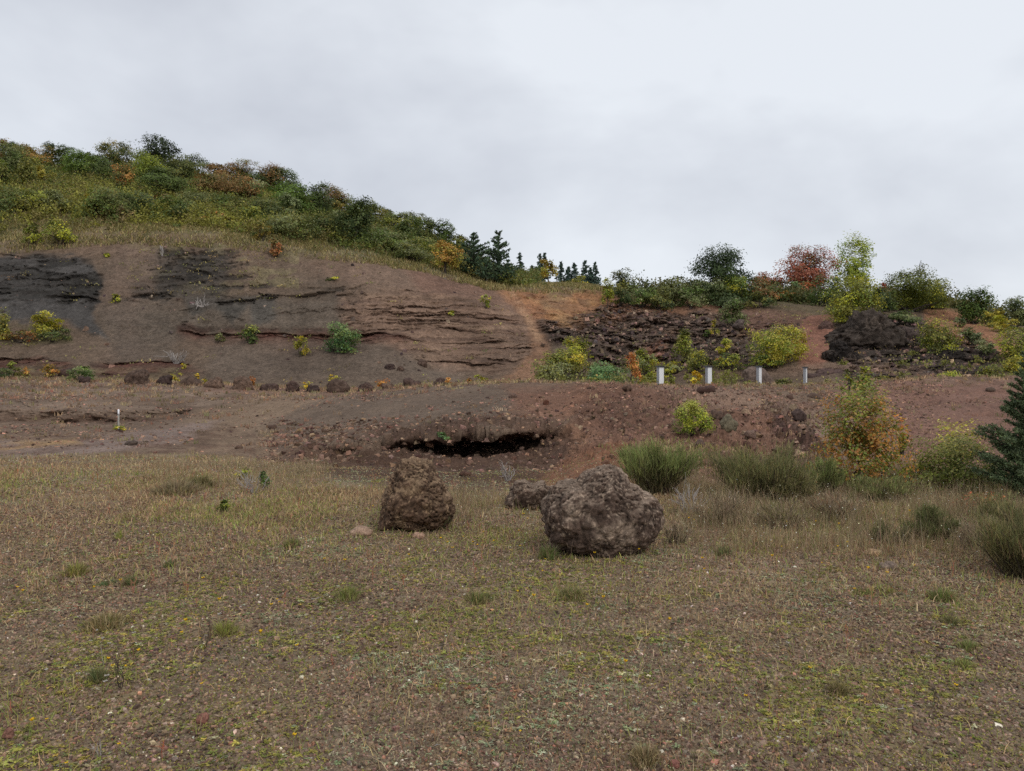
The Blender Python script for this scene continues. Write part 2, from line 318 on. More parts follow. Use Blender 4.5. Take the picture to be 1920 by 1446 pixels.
slab = np.clip(poly([(-300,510),(60,505),(190,520),(185,568),(80,562),(-300,540)], 12, 36) + poly([(230,520),(300,470),(420,462),(430,520),(420,556),(240,552)], 14, 26) * sm(-.1, .3, fbm(P0 * .25, 3, 317)) + poly([(-300,475),(60,475),(170,484),(180,500),(-300,498)], 6, 10) * .7 + poly([(330,610),(480,618),(700,622),(800,640),(700,645),(330,632)], 5, 8) + poly([(170,682),(330,680),(390,705),(180,708)], 6, 8) + poly([(-300,668),(90,672),(150,690),(120,704),(-300,700)], 6, 8), 0, 1) * (rlf > 11.3)
DW += .5 * slab * (.55 * sw3 * (.2 + k3) + .25 * sw4 + .18 * fbm(P0 * 1.8, 3, 318, .6, True))
wd = worley(P0[rlf > 11] * np.array([.55, .4, .75]) + .5 * fbm(P0[rlf > 11] * .8, 3, 46)[:, None], 5)
blk = np.zeros(len(P0)); blk[rlf > 11] = (wd[1] - wd[0])
wd2 = worley(P0[rlf > 11] * np.array([1.2, .9, 1.7]) + .6 * fbm(P0[rlf > 11] * 1.5, 3, 48)[:, None], 6); blk2 = np.zeros(len(P0)); blk2[rlf > 11] = wd2[1] - wd2[0]
och = poly([(935,545),(1140,540),(1180,560),(1120,600),(1060,630),(1010,620),(985,590)], 10, 14) * wall
DW += och * (.9 * fbm(P0 * np.array([.55, .12, .12]), 4, 431, .6, True) + .45 * fbm(P0 * np.array([.8, .8, 1.2]), 4, 432, .6, True))
DW += 1.35 * farrock * (.62 * (blk - .35) + .42 * (blk2 - .3) + .35 * sw1 * (.2 + k1) + 1.15 * fbm(P0 * np.array([.5, .5, .8]), 6, 47, .62, True))
D += hillm * (rlf < 18.4) * 0.5 * fbm(P0 * .12, 4, 51)
def ledge(pts, w, depth, lip=.35, wob=5, dark=0.0, red=0.0):
    """an eroded ledge: a lip standing proud above a recess"""
    global D, DH, DW, LED, LEDR
    pts = np.array(pts, float); n = len(pts)
    yl = np.interp(pxf, pts[:, 0], pts[:, 1]) + wob * LW
    w = w * 1.25 * (0.7 + 0.7 * vn(P0 * .22, int(pts[0, 0]) % 97)); depth = depth * LD
    end = sm(pts[0, 0] - 5, pts[0, 0] + 30, pxf) * (1 - sm(pts[-1, 0] - 30, pts[-1, 0] + 5, pxf))
    d = pyf - yl; zone = (rlf > 8.4) & (rlf < 16.6)
    brk = sm(-.25, .3, fbm(P0 * .25, 2, int(pts[0, 0]) % 89))
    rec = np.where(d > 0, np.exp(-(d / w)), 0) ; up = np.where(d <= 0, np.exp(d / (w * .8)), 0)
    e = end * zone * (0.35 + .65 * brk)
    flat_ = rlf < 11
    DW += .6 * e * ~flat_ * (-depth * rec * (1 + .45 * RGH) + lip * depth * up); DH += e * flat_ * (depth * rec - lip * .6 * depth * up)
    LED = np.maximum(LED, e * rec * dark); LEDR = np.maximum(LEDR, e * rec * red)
LED = np.zeros(len(P0)); LEDR = np.zeros(len(P0)); LW = 1.6 * fbm(P0 * np.array([.35, .1, .1]), 3, 81) + .14 * fbm(P0 * np.array([1.4, 1.4, 2.2]), 3, 83); RGH = fbm(P0 * np.array([1.6, 1.6, 2.8]), 4, 84, .6, True); LD = .6 + .8 * np.clip(fbm(P0 * .3, 2, 82), -.5, .6)
ledge([(400,552),(480,557),(560,554),(650,547),(712,536)], 6, 1.1, dark=.8)
ledge([(-200,522),(60,520),(130,524),(190,530)], 12, 1.0, dark=.5); ledge([(80,556),(190,563)], 8, 1.3, dark=.5); ledge([(-200,478),(0,478),(80,482),(180,488)], 6, .7, dark=.5)
ledge([(230,530),(300,526),(400,524)], 8, .7, dark=.4); ledge([(290,480),(350,478),(400,470)], 9, .8, dark=.5); ledge([(330,505),(410,512)], 7, .6, dark=.4)
ledge([(180,432),(280,433),(400,446)], 5, .7, red=.5)
ledge([(328,618),(400,622),(470,626),(600,630),(720,628),(780,640)], 12, 1.5, red=.8)
ledge([(180,684),(250,679),(330,683),(370,692)], 14, 1.3, red=.9); ledge([(-200,672),(0,672),(90,676),(140,684)], 12, 1.0, red=.7)
ledge([(760,596),(860,592),(990,604)], 6, .8); ledge([(650,590),(760,586),(880,590)], 6, .6); ledge([(740,640),(850,645),(960,640)], 7, .9)
ledge([(770,672),(860,684),(940,690)], 7, 1.0); ledge([(820,618),(900,622),(990,620)], 6, .8); ledge([(860,690),(960,684)], 5, .9)
ledge([(1040,545),(1120,541)], 5, 1.2, red=.4, dark=.4); ledge([(1180,560),(1340,556)], 6, .9, red=.3); ledge([(1470,556),(1540,560)], 6, 1, dark=.6)
ledge([(1176,614),(1240,604),(1292,622)], 20, 3.2, dark=.5); ledge([(1010,604),(1060,612),(1110,606)], 9, 1.6, dark=.4); ledge([(1110,640),(1200,632),(1240,640)], 10, 1.8, dark=.3); ledge([(1060,662),(1120,668),(1180,664)], 9, 1.6, dark=.3); ledge([(1250,585),(1330,592)], 7, 1.2); ledge([(1120,585),(1190,580)], 7, 1.2); ledge([(1620,640),(1700,630),(1740,650)], 12, 1.6, dark=.5); ledge([(1735,579),(1800,577)], 5, 1.3, dark=.7); ledge([(1560,616),(1640,600),(1720,618)], 10, 1.0, dark=.4)
ledge([(1390,695),(1500,692),(1560,694),(1650,700)], 14, 1.4, dark=.5); ledge([(1640,694),(1760,690),(1830,700)], 16, 1.8, dark=.6)
ledge([(-200,752),(0,754),(60,760),(130,766)], 13, .5, dark=.6); ledge([(60,772),(200,772),(290,774),(365,766)], 12, .5, dark=.6)
ledge([(585,818),(640,814),(700,806),(760,800)], 6, .16, dark=.3); ledge([(640,800),(720,794)], 4, .08)
NRM = normals(P0)
NRM[NRM[:, 2] < -0.2] *= 1
P1 = P0 + NRM * D[:, None]; P1[:, 1] -= DW; P1[:, 1] += DH * (.8 + .5 * fbm(P0 * 1.5, 4, 401)); P1[:, 2] += .10 * np.clip(DH, -1, 1) * fbm(P0 * 3, 3, 402) - .12 * np.clip(DH, 0, 1)
P1 = P1.astype(np.float32)
NRM = normals(P1)
# ---- colours (what each patch of ground is made of, plus shade painted into recesses)
C = np.tile(tcol(92, 80, 66), (len(P0), 1))
def mixc(m, c, noise=0.0, s=0, sc=1.0):
    global C
    if noise: m = m * sm(.5 - noise, .5 + noise * .2, vn(P0 * sc, s) * .6 + vn(P0 * sc * 3.1, s + 3) * .4)
    C = C * (1 - m[:, None]) + np.asarray(c)[None] * m[:, None]
nA = fbm(P0 * .55, 4, 61); nB = fbm(P0 * 1.3, 4, 62); nC = fbm(P0 * 3.7, 3, 63); nD = fbm(P0 * .3, 3, 64)
# plain
mixc(plain * sm(-.1, .35, nB) * .8, tcol(82, 70, 58)); mixc(plain * sm(.0, .4, nA) * .4, tcol(98, 88, 66))
mixc(plain * sm(.1, .6, nC + .5 * nD) * .35, tcol(108, 102, 62)); mixc(plain * sm(.2, .45, -nC + .3 * nB) * .3, tcol(104, 98, 84))
mixc(plain * (1 - sm(-300, 700, pxf)) * sm(950, 1200, pyf) * .3 * sm(-.3, .3, nB), tcol(100, 94, 58))
mixc(plain * poly([(1640,1120),(1800,1135),(1990,1150),(1990,1190),(1800,1175),(1660,1150)], 14, 20) * .5, tcol(120, 114, 72), .3, 5, 2.5)
mixc(plain * poly([(1440,1270),(1560,1250),(1700,1300),(1660,1420),(1500,1400)], 25, 40) * .4, tcol(108, 98, 58), .4, 6, 3)
mixc(plain * poly([(1150,1030),(1500,1030),(1900,1060),(1950,1110),(1300,1100)], 20, 20) * .4, tcol(120, 104, 90))
fargr = sm(3.1, 3.8, rlf) * (1 - sm(4.3, 5, rlf)); mixc(fargr * .5, tcol(112, 98, 78), .5, 8, 1.5)
# mound
mixc(mound, tcol(90, 76, 64)); mixc(mound * sm(-.2, .3, nA) * .5, tcol(102, 88, 74)); mixc(mound * sm(0, .4, nB) * .5, tcol(80, 64, 54))
mixc(mound * (rlf > 8) * poly([(470,800),(600,745),(850,722),(1000,735),(960,800),(700,830),(480,850)], 34, 44) * .7, tcol(82, 72, 63))
mixc(mound * poly([(950,725),(1110,730),(1160,760),(1060,790),(960,780)], 15, 15) * .9, tcol(98, 70, 54))
mixc(mound * poly([(1100,735),(1320,740),(1520,770),(1540,900),(1200,900),(1040,880),(1080,790)], 20, 30) * .8, tcol(102, 74, 60))
mixc(mound * poly([(930,920),(960,860),(1060,810),(1120,830),(1000,930)], 12, 15) * .6, tcol(116, 86, 62))
mixc(mound * poly([(1560,740),(1700,720),(2100,715),(2100,900),(1650,900),(1600,800)], 20, 20) * .8, tcol(104, 76, 66))
mixc(mound * poly([(360,780),(480,745),(620,738),(520,800),(500,850),(380,850),(300,820)], 16, 24) * .6, tcol(108, 92, 74)); mixc(mound * poly([(330,800),(440,800),(460,815),(380,840),(330,830)], 8, 20) * .7, tcol(72, 56, 46), .3, 12, 2.5); mixc(rowr(9.0, 10.05, .1) * (1 - sm(310, 370, pxf)) * .75, tcol(72, 57, 47), .45, 14, 1.8); mixc(mound * poly([(920,905),(985,850),(1060,822),(1090,842),(1010,890),(960,925)], 10, 20) * .7, tcol(66, 50, 42), .42, 21, 2.2); mixc(mound * poly([(1090,745),(1330,760),(1420,800),(1300,840),(1150,830),(1080,790)], 20, 30) * .5, tcol(74, 56, 48), .45, 22, 1.6); mixc(scr * .85, tcol(62, 48, 44), .45, 4, 3)
mixc(mound * poly([(1180,735),(1400,745),(1560,800),(1560,850),(1420,790),(1250,752)], 10, 12) * .5, tcol(124, 106, 92))
mixc(cavez * .8 * sm(-.35, .1, fbm(P0 * np.array([.9, .9, 2.6]), 5, 505)), tcol(72, 55, 45)); mixc(rowr(5.9, 7.2, .2) * poly([(760,850),(820,800),(1030,800),(1040,850),(980,860)], 8, 8) * .85, tcol(46, 36, 31)); mixc(rowr(4.4, 5.9, .3) * poly([(480,850),(1060,840),(1060,930),(480,900)], 16, 10) * .8, tcol(76, 60, 54))  # back wall of the hollow painted darker brown to deepen its shade
path = poly([(-300,838),(120,828),(330,800),(420,790),(340,830),(200,850),(100,880),(-300,895)], 7, 12) * (rlf < 9.5)
mixc(path * .9, tcol(104, 92, 88)); mixc(poly([(-300,845),(0,832),(130,822),(150,832),(0,850),(-300,868)], 5, 10) * (rlf > 4) * (rlf < 10) * .8, tcol(132, 108, 66), .4, 4, 1.5)
mixc(mound * (pxf < 500) * (rlf > 9.6) * .6 * sm(-.3, .2, nA), tcol(108, 94, 82)); mixc(mound * (rlf > 10.6) * (pxf > 380) * (pxf < 760) * .5, tcol(104, 78, 66))
mixc(mound * rowr(4.2, 8.5) * (pxf < 480) * sm(-.2, .3, nB) * .5, tcol(82, 64, 54)); mixc(mound * rowr(4.0, 5.6) * (pxf < 480) * .5, tcol(108, 98, 72), .4, 9, 1.2)
# wall
mixc(wall, tcol(94, 79, 66)); mixc(wall * sm(-.1, .4, fbm(P0 * .18, 4, 71)) * .6, tcol(82, 72, 62))
mixc(wall * (pxf < 640) * (rlf > 14) * sm(500, 440, pyf), tcol(104, 84, 70)); mixc(wall * rowr(15, 16.3) * (pxf > 240) * (pxf < 560) * sm(0, .3, nA) * .6, tcol(112, 104, 72))
mixc(poly([(-300,488),(60,480),(146,484),(174,500),(190,545),(176,585),(198,640),(120,600),(-300,640)], 7, 16) * wall * .9, tcol(66, 66, 68))
mixc(poly([(-300,515),(60,512),(190,540),(185,568),(80,566),(-300,548)], 5, 16) * wall * .6, tcol(52, 50, 48), .5, 3, .6)
mixc(poly([(230,500),(300,475),(400,460),(430,500),(420,560),(240,560)], 16, 30) * wall * .7, tcol(66, 64, 62), .4, 3, .5)
mixc(poly([(190,520),(255,440),(290,500),(260,640),(300,680),(180,690),(230,620),(185,570)], 18, 24) * wall * .65, tcol(106, 88, 76))
mixc(poly([(330,575),(520,560),(640,560),(730,580),(700,622),(340,618)], 14, 16) * wall * .75, tcol(86, 78, 70)); 
mixc(poly([(350,560),(520,555),(520,600),(480,610),(470,570),(440,612),(400,575),(360,590)], 7, 16) * wall * .6, tcol(64, 66, 66))
mixc(poly([(400,640),(700,640),(870,700),(860,720),(380,720)], 16, 14) * (rlf > 11.5) * .8, tcol(90, 79, 70)); mixc(poly([(180,570),(330,560),(330,690),(220,690)], 20, 20) * wall * .5, tcol(78, 72, 66))
mixc(poly([(640,470),(760,490),(900,530),(940,560),(800,550),(640,540),(560,500)], 16, 20) * wall * .6, tcol(112, 90, 76))
mixc(poly([(760,500),(900,528),(960,560),(1000,640),(900,600),(800,560)], 14, 20) * wall * .5, tcol(118, 84, 70))
mixc(strata * .85, tcol(116, 92, 76)); mixc(strata * sm(.1, .5, -beds) * .55, tcol(84, 62, 52)); mixc(strata * sm(.1, .5, fbm(warp * np.array([.12,.12,1.6]), 4, 75)) * .5, tcol(132, 108, 88))
mixc(poly([(935,545),(1140,540),(1150,575),(1120,600),(1060,630),(1020,610),(985,590)], 8, 18) * (rlf > 12) * (rlf < 16.3) * .95, tcol(136, 94, 56))
mixc(poly([(1030,548),(1075,545),(1060,580),(1020,590)], 6, 14) * wall * .6, tcol(104, 96, 74)); mixc(poly([(1010,560),(1130,560),(1040,620)], 10, 20) * wall * .5, tcol(152, 120, 72), .3, 5, .5)
mixc(poly([(940,550),(990,580),(1030,640),(1035,690),(1010,718),(900,722),(960,700),(1000,660),(990,610)], 7, 8) * (rlf > 11.4) * (rlf < 16.2) * .9, tcol(124, 92, 68))
mixc(poly([(950,545),(962,545),(1000,600),(1020,640),(1005,640),(985,600)], 4, 4) * wall * .7, tcol(150, 118, 88))
mixc(och * sm(-.1, .25, fbm(P0 * np.array([.5, .2, .4]), 4, 433)) * .6, tcol(114, 78, 54)); mixc(och * sm(.05, .3, fbm(P0 * np.array([.7, .3, .6]), 4, 434)) * .5, tcol(86, 66, 50)); mixc(darkrock * .85, tcol(80, 65, 55)); mixc(darkrock * sm(-.05, .25, fbm(P0 * np.array([.35, .35, .7]), 4, 420)) * .6, tcol(112, 86, 64)); mixc(darkrock * sm(.0, .3, fbm(P0 * np.array([.45, .45, .9]), 4, 421)) * .6, tcol(60, 52, 48)); mixc(farrock * (1 - darkrock) * .85, tcol(50, 46, 45))
mixc(poly([(1150,560),(1340,552),(1420,570),(1330,590),(1230,590),(1130,600)], 8, 16) * wall * .85, tcol(128, 90, 64)); mixc(poly([(1180,590),(1330,580),(1400,610),(1300,620),(1200,615)], 12, 22) * wall * .55, tcol(104, 84, 72))
mixc(poly([(1205,650),(1250,640),(1240,690),(1225,700)], 5, 6) * wall * .9, tcol(120, 82, 62)); mixc(poly([(1395,570),(1540,580),(1570,600),(1560,620),(1400,640)], 12, 20) * wall * .6, tcol(112, 78, 64))
mixc(poly([(1505,600),(1560,580),(1566,640),(1540,690),(1500,690),(1490,660)], 7, 8) * wall * .95, tcol(122, 82, 66)); mixc(poly([(1270,700),(1450,690),(1600,680),(1720,690),(1760,712),(1600,700),(1400,705),(1270,712)], 6, 8) * (rlf > 11.6) * (rlf < 13.6) * .7, tcol(114, 92, 78))
mixc(poly([(1380,562),(1560,575),(1700,590),(1720,600),(1500,590),(1400,575)], 8, 12) * (rlf < 16.3) * (rlf > 13) * .7, tcol(86, 80, 56))
mixc(poly([(1732,580),(1802,578),(1860,610),(1990,650),(1990,690),(1900,680),(1800,650),(1740,620)], 6, 8) * (rlf > 12.5) * .95, tcol(138, 96, 66)); mixc(poly([(1830,600),(1990,640),(1990,670),(1900,660)], 8, 18) * (rlf > 12.5) * .5, tcol(112, 104, 78), .3, 4, .5)
mixc(poly([(-300,690),(330,690),(330,715),(-300,712)], 5, 4) * (rlf > 11.2) * .6, tcol(112, 100, 70), .4, 4, .6)
mixc(poly([(-300,610),(60,610),(130,630),(135,645),(-300,650)], 5, 6) * wall * .8, tcol(90, 84, 56), .4, 4, .6)
mixc(farrock * sm(.16, .02, blk) * .6, tcol(46, 40, 38)); mixc(farrock * sm(.12, .02, blk2) * .45, tcol(50, 42, 40)); mixc(slab * (pyf > 600) * .7 * sm(-.35, .25, fbm(P0 * .9, 4, 403)), tcol(84, 56, 46)); mixc(slab * (pyf < 600) * .6 * sm(-.3, .2, fbm(P0 * np.array([.3, .3, 1.4]), 4, 404)), tcol(52, 51, 50)); mixc(slab * sm(.1, -.35, sw3) * .5, tcol(44, 40, 38)); mixc(strata * sm(-.1, -.4, sw1) * .5, tcol(78, 60, 52))  # block crevices and bed undercuts darkened, shade painted into the rock
mixc(streak * .75, tcol(48, 47, 46)); mixc(streak2 * .4, tcol(62, 54, 48)); C *= (1 + strata * .22 * (k1 - .5) + slab * .2 * (k3 - .5))[:, None]
mixc(np.clip(LEDR, 0, 1) * .85, tcol(98, 56, 46)); mixc(np.clip(LED, 0, 1) * .4, tcol(52, 46, 44))  # LED is shade painted into the recesses below the ledge lips
mixc(rowr(15.95, 16.8, .3) * (rlf < 17) * (pxf < 1150), tcol(108, 98, 70)); mixc(rowr(15.95, 16.8, .3) * (pxf < 1150) * sm(-.1, .3, nA), tcol(84, 84, 52)); mixc(rowr(15.8, 16.8, .25) * (pxf >= 1150), tcol(88, 84, 56)); mixc(rowr(16.0, 16.9, .2) * (pxf > 640) * (pxf < 960) * .6, tcol(112, 112, 92))
mixc(hillm, tcol(70, 74, 42)); mixc(hillm * sm(-.1, .3, nA) * .5, tcol(86, 84, 50))
lum = C @ np.array([.3, .6, .1]); C = lum[:, None] * .2 + C * .8
fan = fbm(np.stack([P0[:, 0] * .55 + .25 * P0[:, 2], P0[:, 1] * .05, P0[:, 2] * .10], 1), 5, 440, .6); C *= (1 + wall * (1 - farrock) * .34 * np.clip(fan, -.6, .6))[:, None]; fan2 = fbm(np.stack([P0[:, 0] * .9 - .3 * P0[:, 1], P0[:, 1] * .10, P0[:, 2] * .2], 1), 5, 441, .6); C *= (1 + mound * .24 * np.clip(fan2, -.6, .6) + .12 * plain)[:, None]; floor_ = rowr(3.75, 6.0, .25) * poly([(600,860),(760,846),(1050,846),(1075,880),(1010,912),(860,925),(700,915),(600,890)], 12, 12)
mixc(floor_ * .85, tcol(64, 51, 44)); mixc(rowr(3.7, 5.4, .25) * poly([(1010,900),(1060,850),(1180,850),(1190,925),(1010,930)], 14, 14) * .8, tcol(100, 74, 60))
C = C * (1 - wall[:, None] * np.array([.08, .05, .04]))
C *= (1 + .14 * nC + .12 * fbm(P0 * .1, 3, 77) + wall * .16 * fbm(P0 * 1.1, 5, 78, .65) + mound * .16 * fbm(P0 * 2.2, 4, 79, .65))[:, None]

idx = np.arange(NR * NC).reshape(NR, NC)
def cut(name, r0, r1, mat):
    a = np.searchsorted(RL, r0); b = min(np.searchsorted(RL, r1), NR - 1)
    q = np.stack([idx[a:b, :-1], idx[a:b, 1:], idx[a + 1:b + 1, 1:], idx[a + 1:b + 1, :-1]], -1).reshape(-1, 4)
    lo, hi = idx[a, 0], idx[b, -1] + 1
    o = mesh(name, P1[lo:hi], q - lo, C[lo:hi], mat, True); o['kind'] = 'structure'; return o
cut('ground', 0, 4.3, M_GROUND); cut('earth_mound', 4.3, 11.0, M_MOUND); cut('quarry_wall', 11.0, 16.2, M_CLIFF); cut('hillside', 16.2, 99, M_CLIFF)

# ---- finding a place on the ground, and scattering on it
with np.errstate(divide='ignore', invalid='ignore'):
    QX = 960 + P1[:, 0] / P1[:, 1] * F; QY = HZ - (P1[:, 2] - CAMZ) * F / P1[:, 1]
FRONT = (P1[:, 1] > 2.5)
def spot(px, py, ymin=0, ymax=999):
    """world point of the ground seen along a given sight line, the nearest one"""
    m = FRONT & (P1[:, 1] > ymin) & (P1[:, 1] < ymax); d = np.hypot(QX - px, QY - py); d[~m] = 1e9
    k = d.min(); c = np.where(d < max(k + 1.5, 2.5))[0]
    i = c[np.argmin(P1[c, 1])]; return P1[i].astype(float)
G3 = P1.reshape(NR, NC, 3)
def cells(r0, r1):
    a = np.searchsorted(RL, r0); b = min(np.searchsorted(RL, r1), NR - 1)
    A = G3[a:b, :-1]; B = G3[a:b, 1:]; Cc = G3[a + 1:b + 1, :-1]
    ar = np.linalg.norm(np.cross(B - A, Cc - A), axis=-1)
    return a, b, A, B, Cc, ar
def scatter(r0, r1, n, wfun=None, pxr=(-150, 2070)):
    """n random points on the sheet between two survey lines; wfun weighs cells by (px, py, P, row)"""
    a, b, A, B, Cc, ar = cells(r0, r1)
    px = PX[a:b, :-1]; py = PY[a:b, :-1]; w = ar * ((px > pxr[0]) & (px < pxr[1]))
    if wfun is not None: w = w * wfun(px, py, A, RLg[a:b, :-1])
    w = np.clip(w, 0, None).ravel(); cw = np.cumsum(w); k = np.searchsorted(cw, rng.random(n) * cw[-1]); k = np.clip(k, 0, len(w) - 1)
    u, v = rng.random((2, n, 1)); A_, B_, C_ = A.reshape(-1, 3)[k], B.reshape(-1, 3)[k], Cc.reshape(-1, 3)[k]
    r = k // (NC - 1) + a; c = k % (NC - 1)
    nn = NRM.reshape(NR, NC, 3)[r, c]
    return A_ + (B_ - A_) * u + (C_ - A_) * v, nn, PX[r, c], PY[r, c]

# ------------------------------------------------------------------ plant, rock and wood builders
def rdir(n, up=0.0, flat=1.0):
    v = rng.normal(size=(n, 3)); v[:, 2] = v[:, 2] * flat + up; return v / (np.linalg.norm(v, axis=1, keepdims=True) + 1e-9)
def leafquads(Cn, size, nrm, col, aspect=1.7, axis=None):
    """one diamond-shaped leaf per point"""
    n = len(Cn); size = np.broadcast_to(np.asarray(size, float), (n,))[:, None]
    if axis is None: axis = rdir(n)
    a = axis - (axis * nrm).sum(1, keepdims=True) * nrm; a /= np.linalg.norm(a, axis=1, keepdims=True) + 1e-9
    b = np.cross(nrm, a)
    V = np.stack([Cn - a * size * .5 * aspect, Cn + b * size * .5, Cn + a * size * .5 * aspect, Cn - b * size * .5], 1).reshape(-1, 3)
    return V, np.arange(n * 4).reshape(n, 4), np.repeat(col, 4, 0)
def blades(B, hgt, lean, width, col, colb=None, az=None):
    """curved grass blades or twigs from the points B, 5 vertices each"""
    n = len(B); hgt = np.broadcast_to(np.asarray(hgt, float), (n,))[:, None]; width = np.broadcast_to(np.asarray(width, float), (n,))[:, None]
    lean = np.broadcast_to(np.asarray(lean, float), (n,))[:, None]
    if az is None: az = rng.random(n) * 6.283
    dr = np.stack([np.cos(az), np.sin(az), np.zeros(n)], 1)
    fa = rng.random(n) * 6.283; sd = np.stack([np.cos(fa), np.sin(fa), np.zeros(n)], 1) * width * .5
    m = B + dr * hgt * lean * .35 + np.array([0, 0, 1]) * hgt * .55
    t = B + dr * hgt * lean + np.array([0, 0, 1]) * hgt * (1 - .3 * np.clip(lean, 0, 1.5) ** 2 * .6)
    V = np.stack([B - sd, B + sd, m + sd * .8, m - sd * .8, t], 1).reshape(-1, 3)
    k = np.arange(n)[:, None] * 5
    Q = k + np.array([[0, 1, 2, 3]]); T = k + np.array([[3, 2, 4]])
    if colb is None: colb = col
    c = np.stack([colb, colb, (col + colb) / 2, (col + colb) / 2, col], 1).reshape(-1, 3)
    return V, Q, T, c
def tube(pts, rad, k=5):
    pts = np.asarray(pts, float); n = len(pts); tg = np.gradient(pts, axis=0); tg /= np.linalg.norm(tg, axis=1, keepdims=True) + 1e-9
    ref = np.array([0.31, 0.9, 0.3]); u = np.cross(tg, ref); u /= np.linalg.norm(u, axis=1, keepdims=True) + 1e-9; v = np.cross(tg, u)
    a = np.arange(k) / k * 6.28318; r = np.asarray(rad)[:, None, None]
    V = (pts[:, None] + (np.cos(a)[None, :, None] * u[:, None] + np.sin(a)[None, :, None] * v[:, None]) * r).reshape(-1, 3)
    i = np.arange(n - 1)[:, None] * k + np.arange(k)[None]; j = np.arange(n - 1)[:, None] * k + (np.arange(k)[None] + 1) % k
    return V, np.stack([i, j, j + k, i + k], -1).reshape(-1, 4)
def join(parts):
    V, Fq, off = [], [], 0
    for v, f in parts: V.append(v); Fq.append(f + off); off += len(v)
    return np.concatenate(V), np.concatenate(Fq)
def limb(a, b, r0, r1, n=6, wig=.08, sag=0):
    a, b = np.asarray(a, float), np.asarray(b, float); t = np.linspace(0, 1, n)[:, None]; ln = np.linalg.norm(b - a)
    p = a + (b - a) * t; p[1:-1] += rng.normal(size=(n - 2, 3)) * wig * ln * .5; p[:, 2] += sag * ln * np.sin(t[:, 0] * math.pi)
    return tube(p, np.linspace(r0, r1, n))
def pal(n, cols, jit=.14, w=None):
    cols = np.array([lin(c) * GL for c in cols]); k = rng.choice(len(cols), n, p=w)
    cols = cols * .87 + .13 * (cols @ np.array([.3, .6, .1]))[:, None]
    return np.clip(cols[k] * (1 + rng.normal(size=(n, 1)) * jit) * (1 + rng.normal(size=(n, 3)) * .05), .004, 1)
GREEN_D = [(48, 60, 36), (56, 70, 40), (66, 78, 42)]; GREEN = [(58, 76, 36), (72, 92, 42), (84, 100, 46)]
OLIVE = [(84, 88, 46), (98, 98, 50), (70, 76, 42)]; YGREEN = [(128, 132, 42), (112, 120, 44), (146, 142, 48), (90, 104, 40)]
YELLOW = [(156, 144, 54), (142, 134, 54), (124, 124, 50)]; ORANGE = [(156, 108, 60), (138, 92, 54), (168, 124, 66), (114, 102, 56)]
RED = [(116, 74, 60), (104, 66, 54), (126, 86, 64), (92, 80, 54)]; RUST = [(122, 86, 56), (104, 80, 50), (138, 92, 60), (92, 84, 50)]
GREYG = [(98, 106, 72), (112, 116, 86), (84, 92, 60)]; BLUEG = [(70, 100, 62), (88, 116, 76), (58, 84, 52)]; GOLD = [(146, 122, 54), (128, 112, 52), (110, 104, 48)]
PINE = [(40, 58, 42), (52, 70, 50), (62, 80, 56)]; SPRUCE = [(50, 66, 62), (62, 80, 74)]
def crown_pts(w, d, h, z0, n, lobes=12, spread=.16, twig=2.0, shape='round', gap=1.0):
    """leaf positions: lobes > twigs > leaves; returns points, outward directions, lobe id, lobe centres"""
    k = lobes; th = rng.random(k) * 6.283 + np.arange(k) * 2.4; u = (np.arange(k) + rng.random(k)) / k
    if shape == 'bush': zz = u * .78 + .08; rr = np.sqrt(np.clip(1 - (zz * .95) ** 2, .05, 1)) * (.45 + .5 * rng.random(k))
    elif shape == 'cone': zz = u * .9 + .05; rr = (1.0 - zz) ** .75 * (.6 + .4 * rng.random(k))
    elif shape == 'vase': zz = u * .8 + .12; rr = (.35 + .65 * zz) * np.sqrt(np.clip(1.1 - zz ** 3, .1, 1)) * (.4 + .6 * rng.random(k))
    else: zz = u * .8 + .1; rr = np.sqrt(np.clip(1 - (2 * zz - .95) ** 2, .08, 1)) * (.35 + .5 * rng.random(k))
    R = (.20 + .16 * rng.random(k)) * gap
    Lc = np.stack([np.cos(th) * rr * (w / 2) * .78, np.sin(th) * rr * (d / 2) * .78, z0 + zz * (h - z0) * .92], 1)
    T = max(int(k * 9 * twig), 10); tl = rng.integers(0, k, T); td = rdir(T, .35)
    sc = np.array([w / 2, d / 2, (h - z0) / 2])
    te = Lc[tl] + td * sc * (R[tl] * (.55 + .75 * rng.random(T)))[:, None]
    li = rng.integers(0, T, n); sg = sc * spread * (.35 + .3 * rng.random((n, 1)))
    P = te[li] + rng.normal(size=(n, 3)) * sg * .95
    P[:, 2] = np.maximum(P[:, 2], z0 * .6 + .02 * h)
    c0 = np.array([0, 0, z0 + (h - z0) * .4]); out = P - c0; out /= np.linalg.norm(out, axis=1, keepdims=True) + 1e-9
    return P, out, tl[li], Lc, R
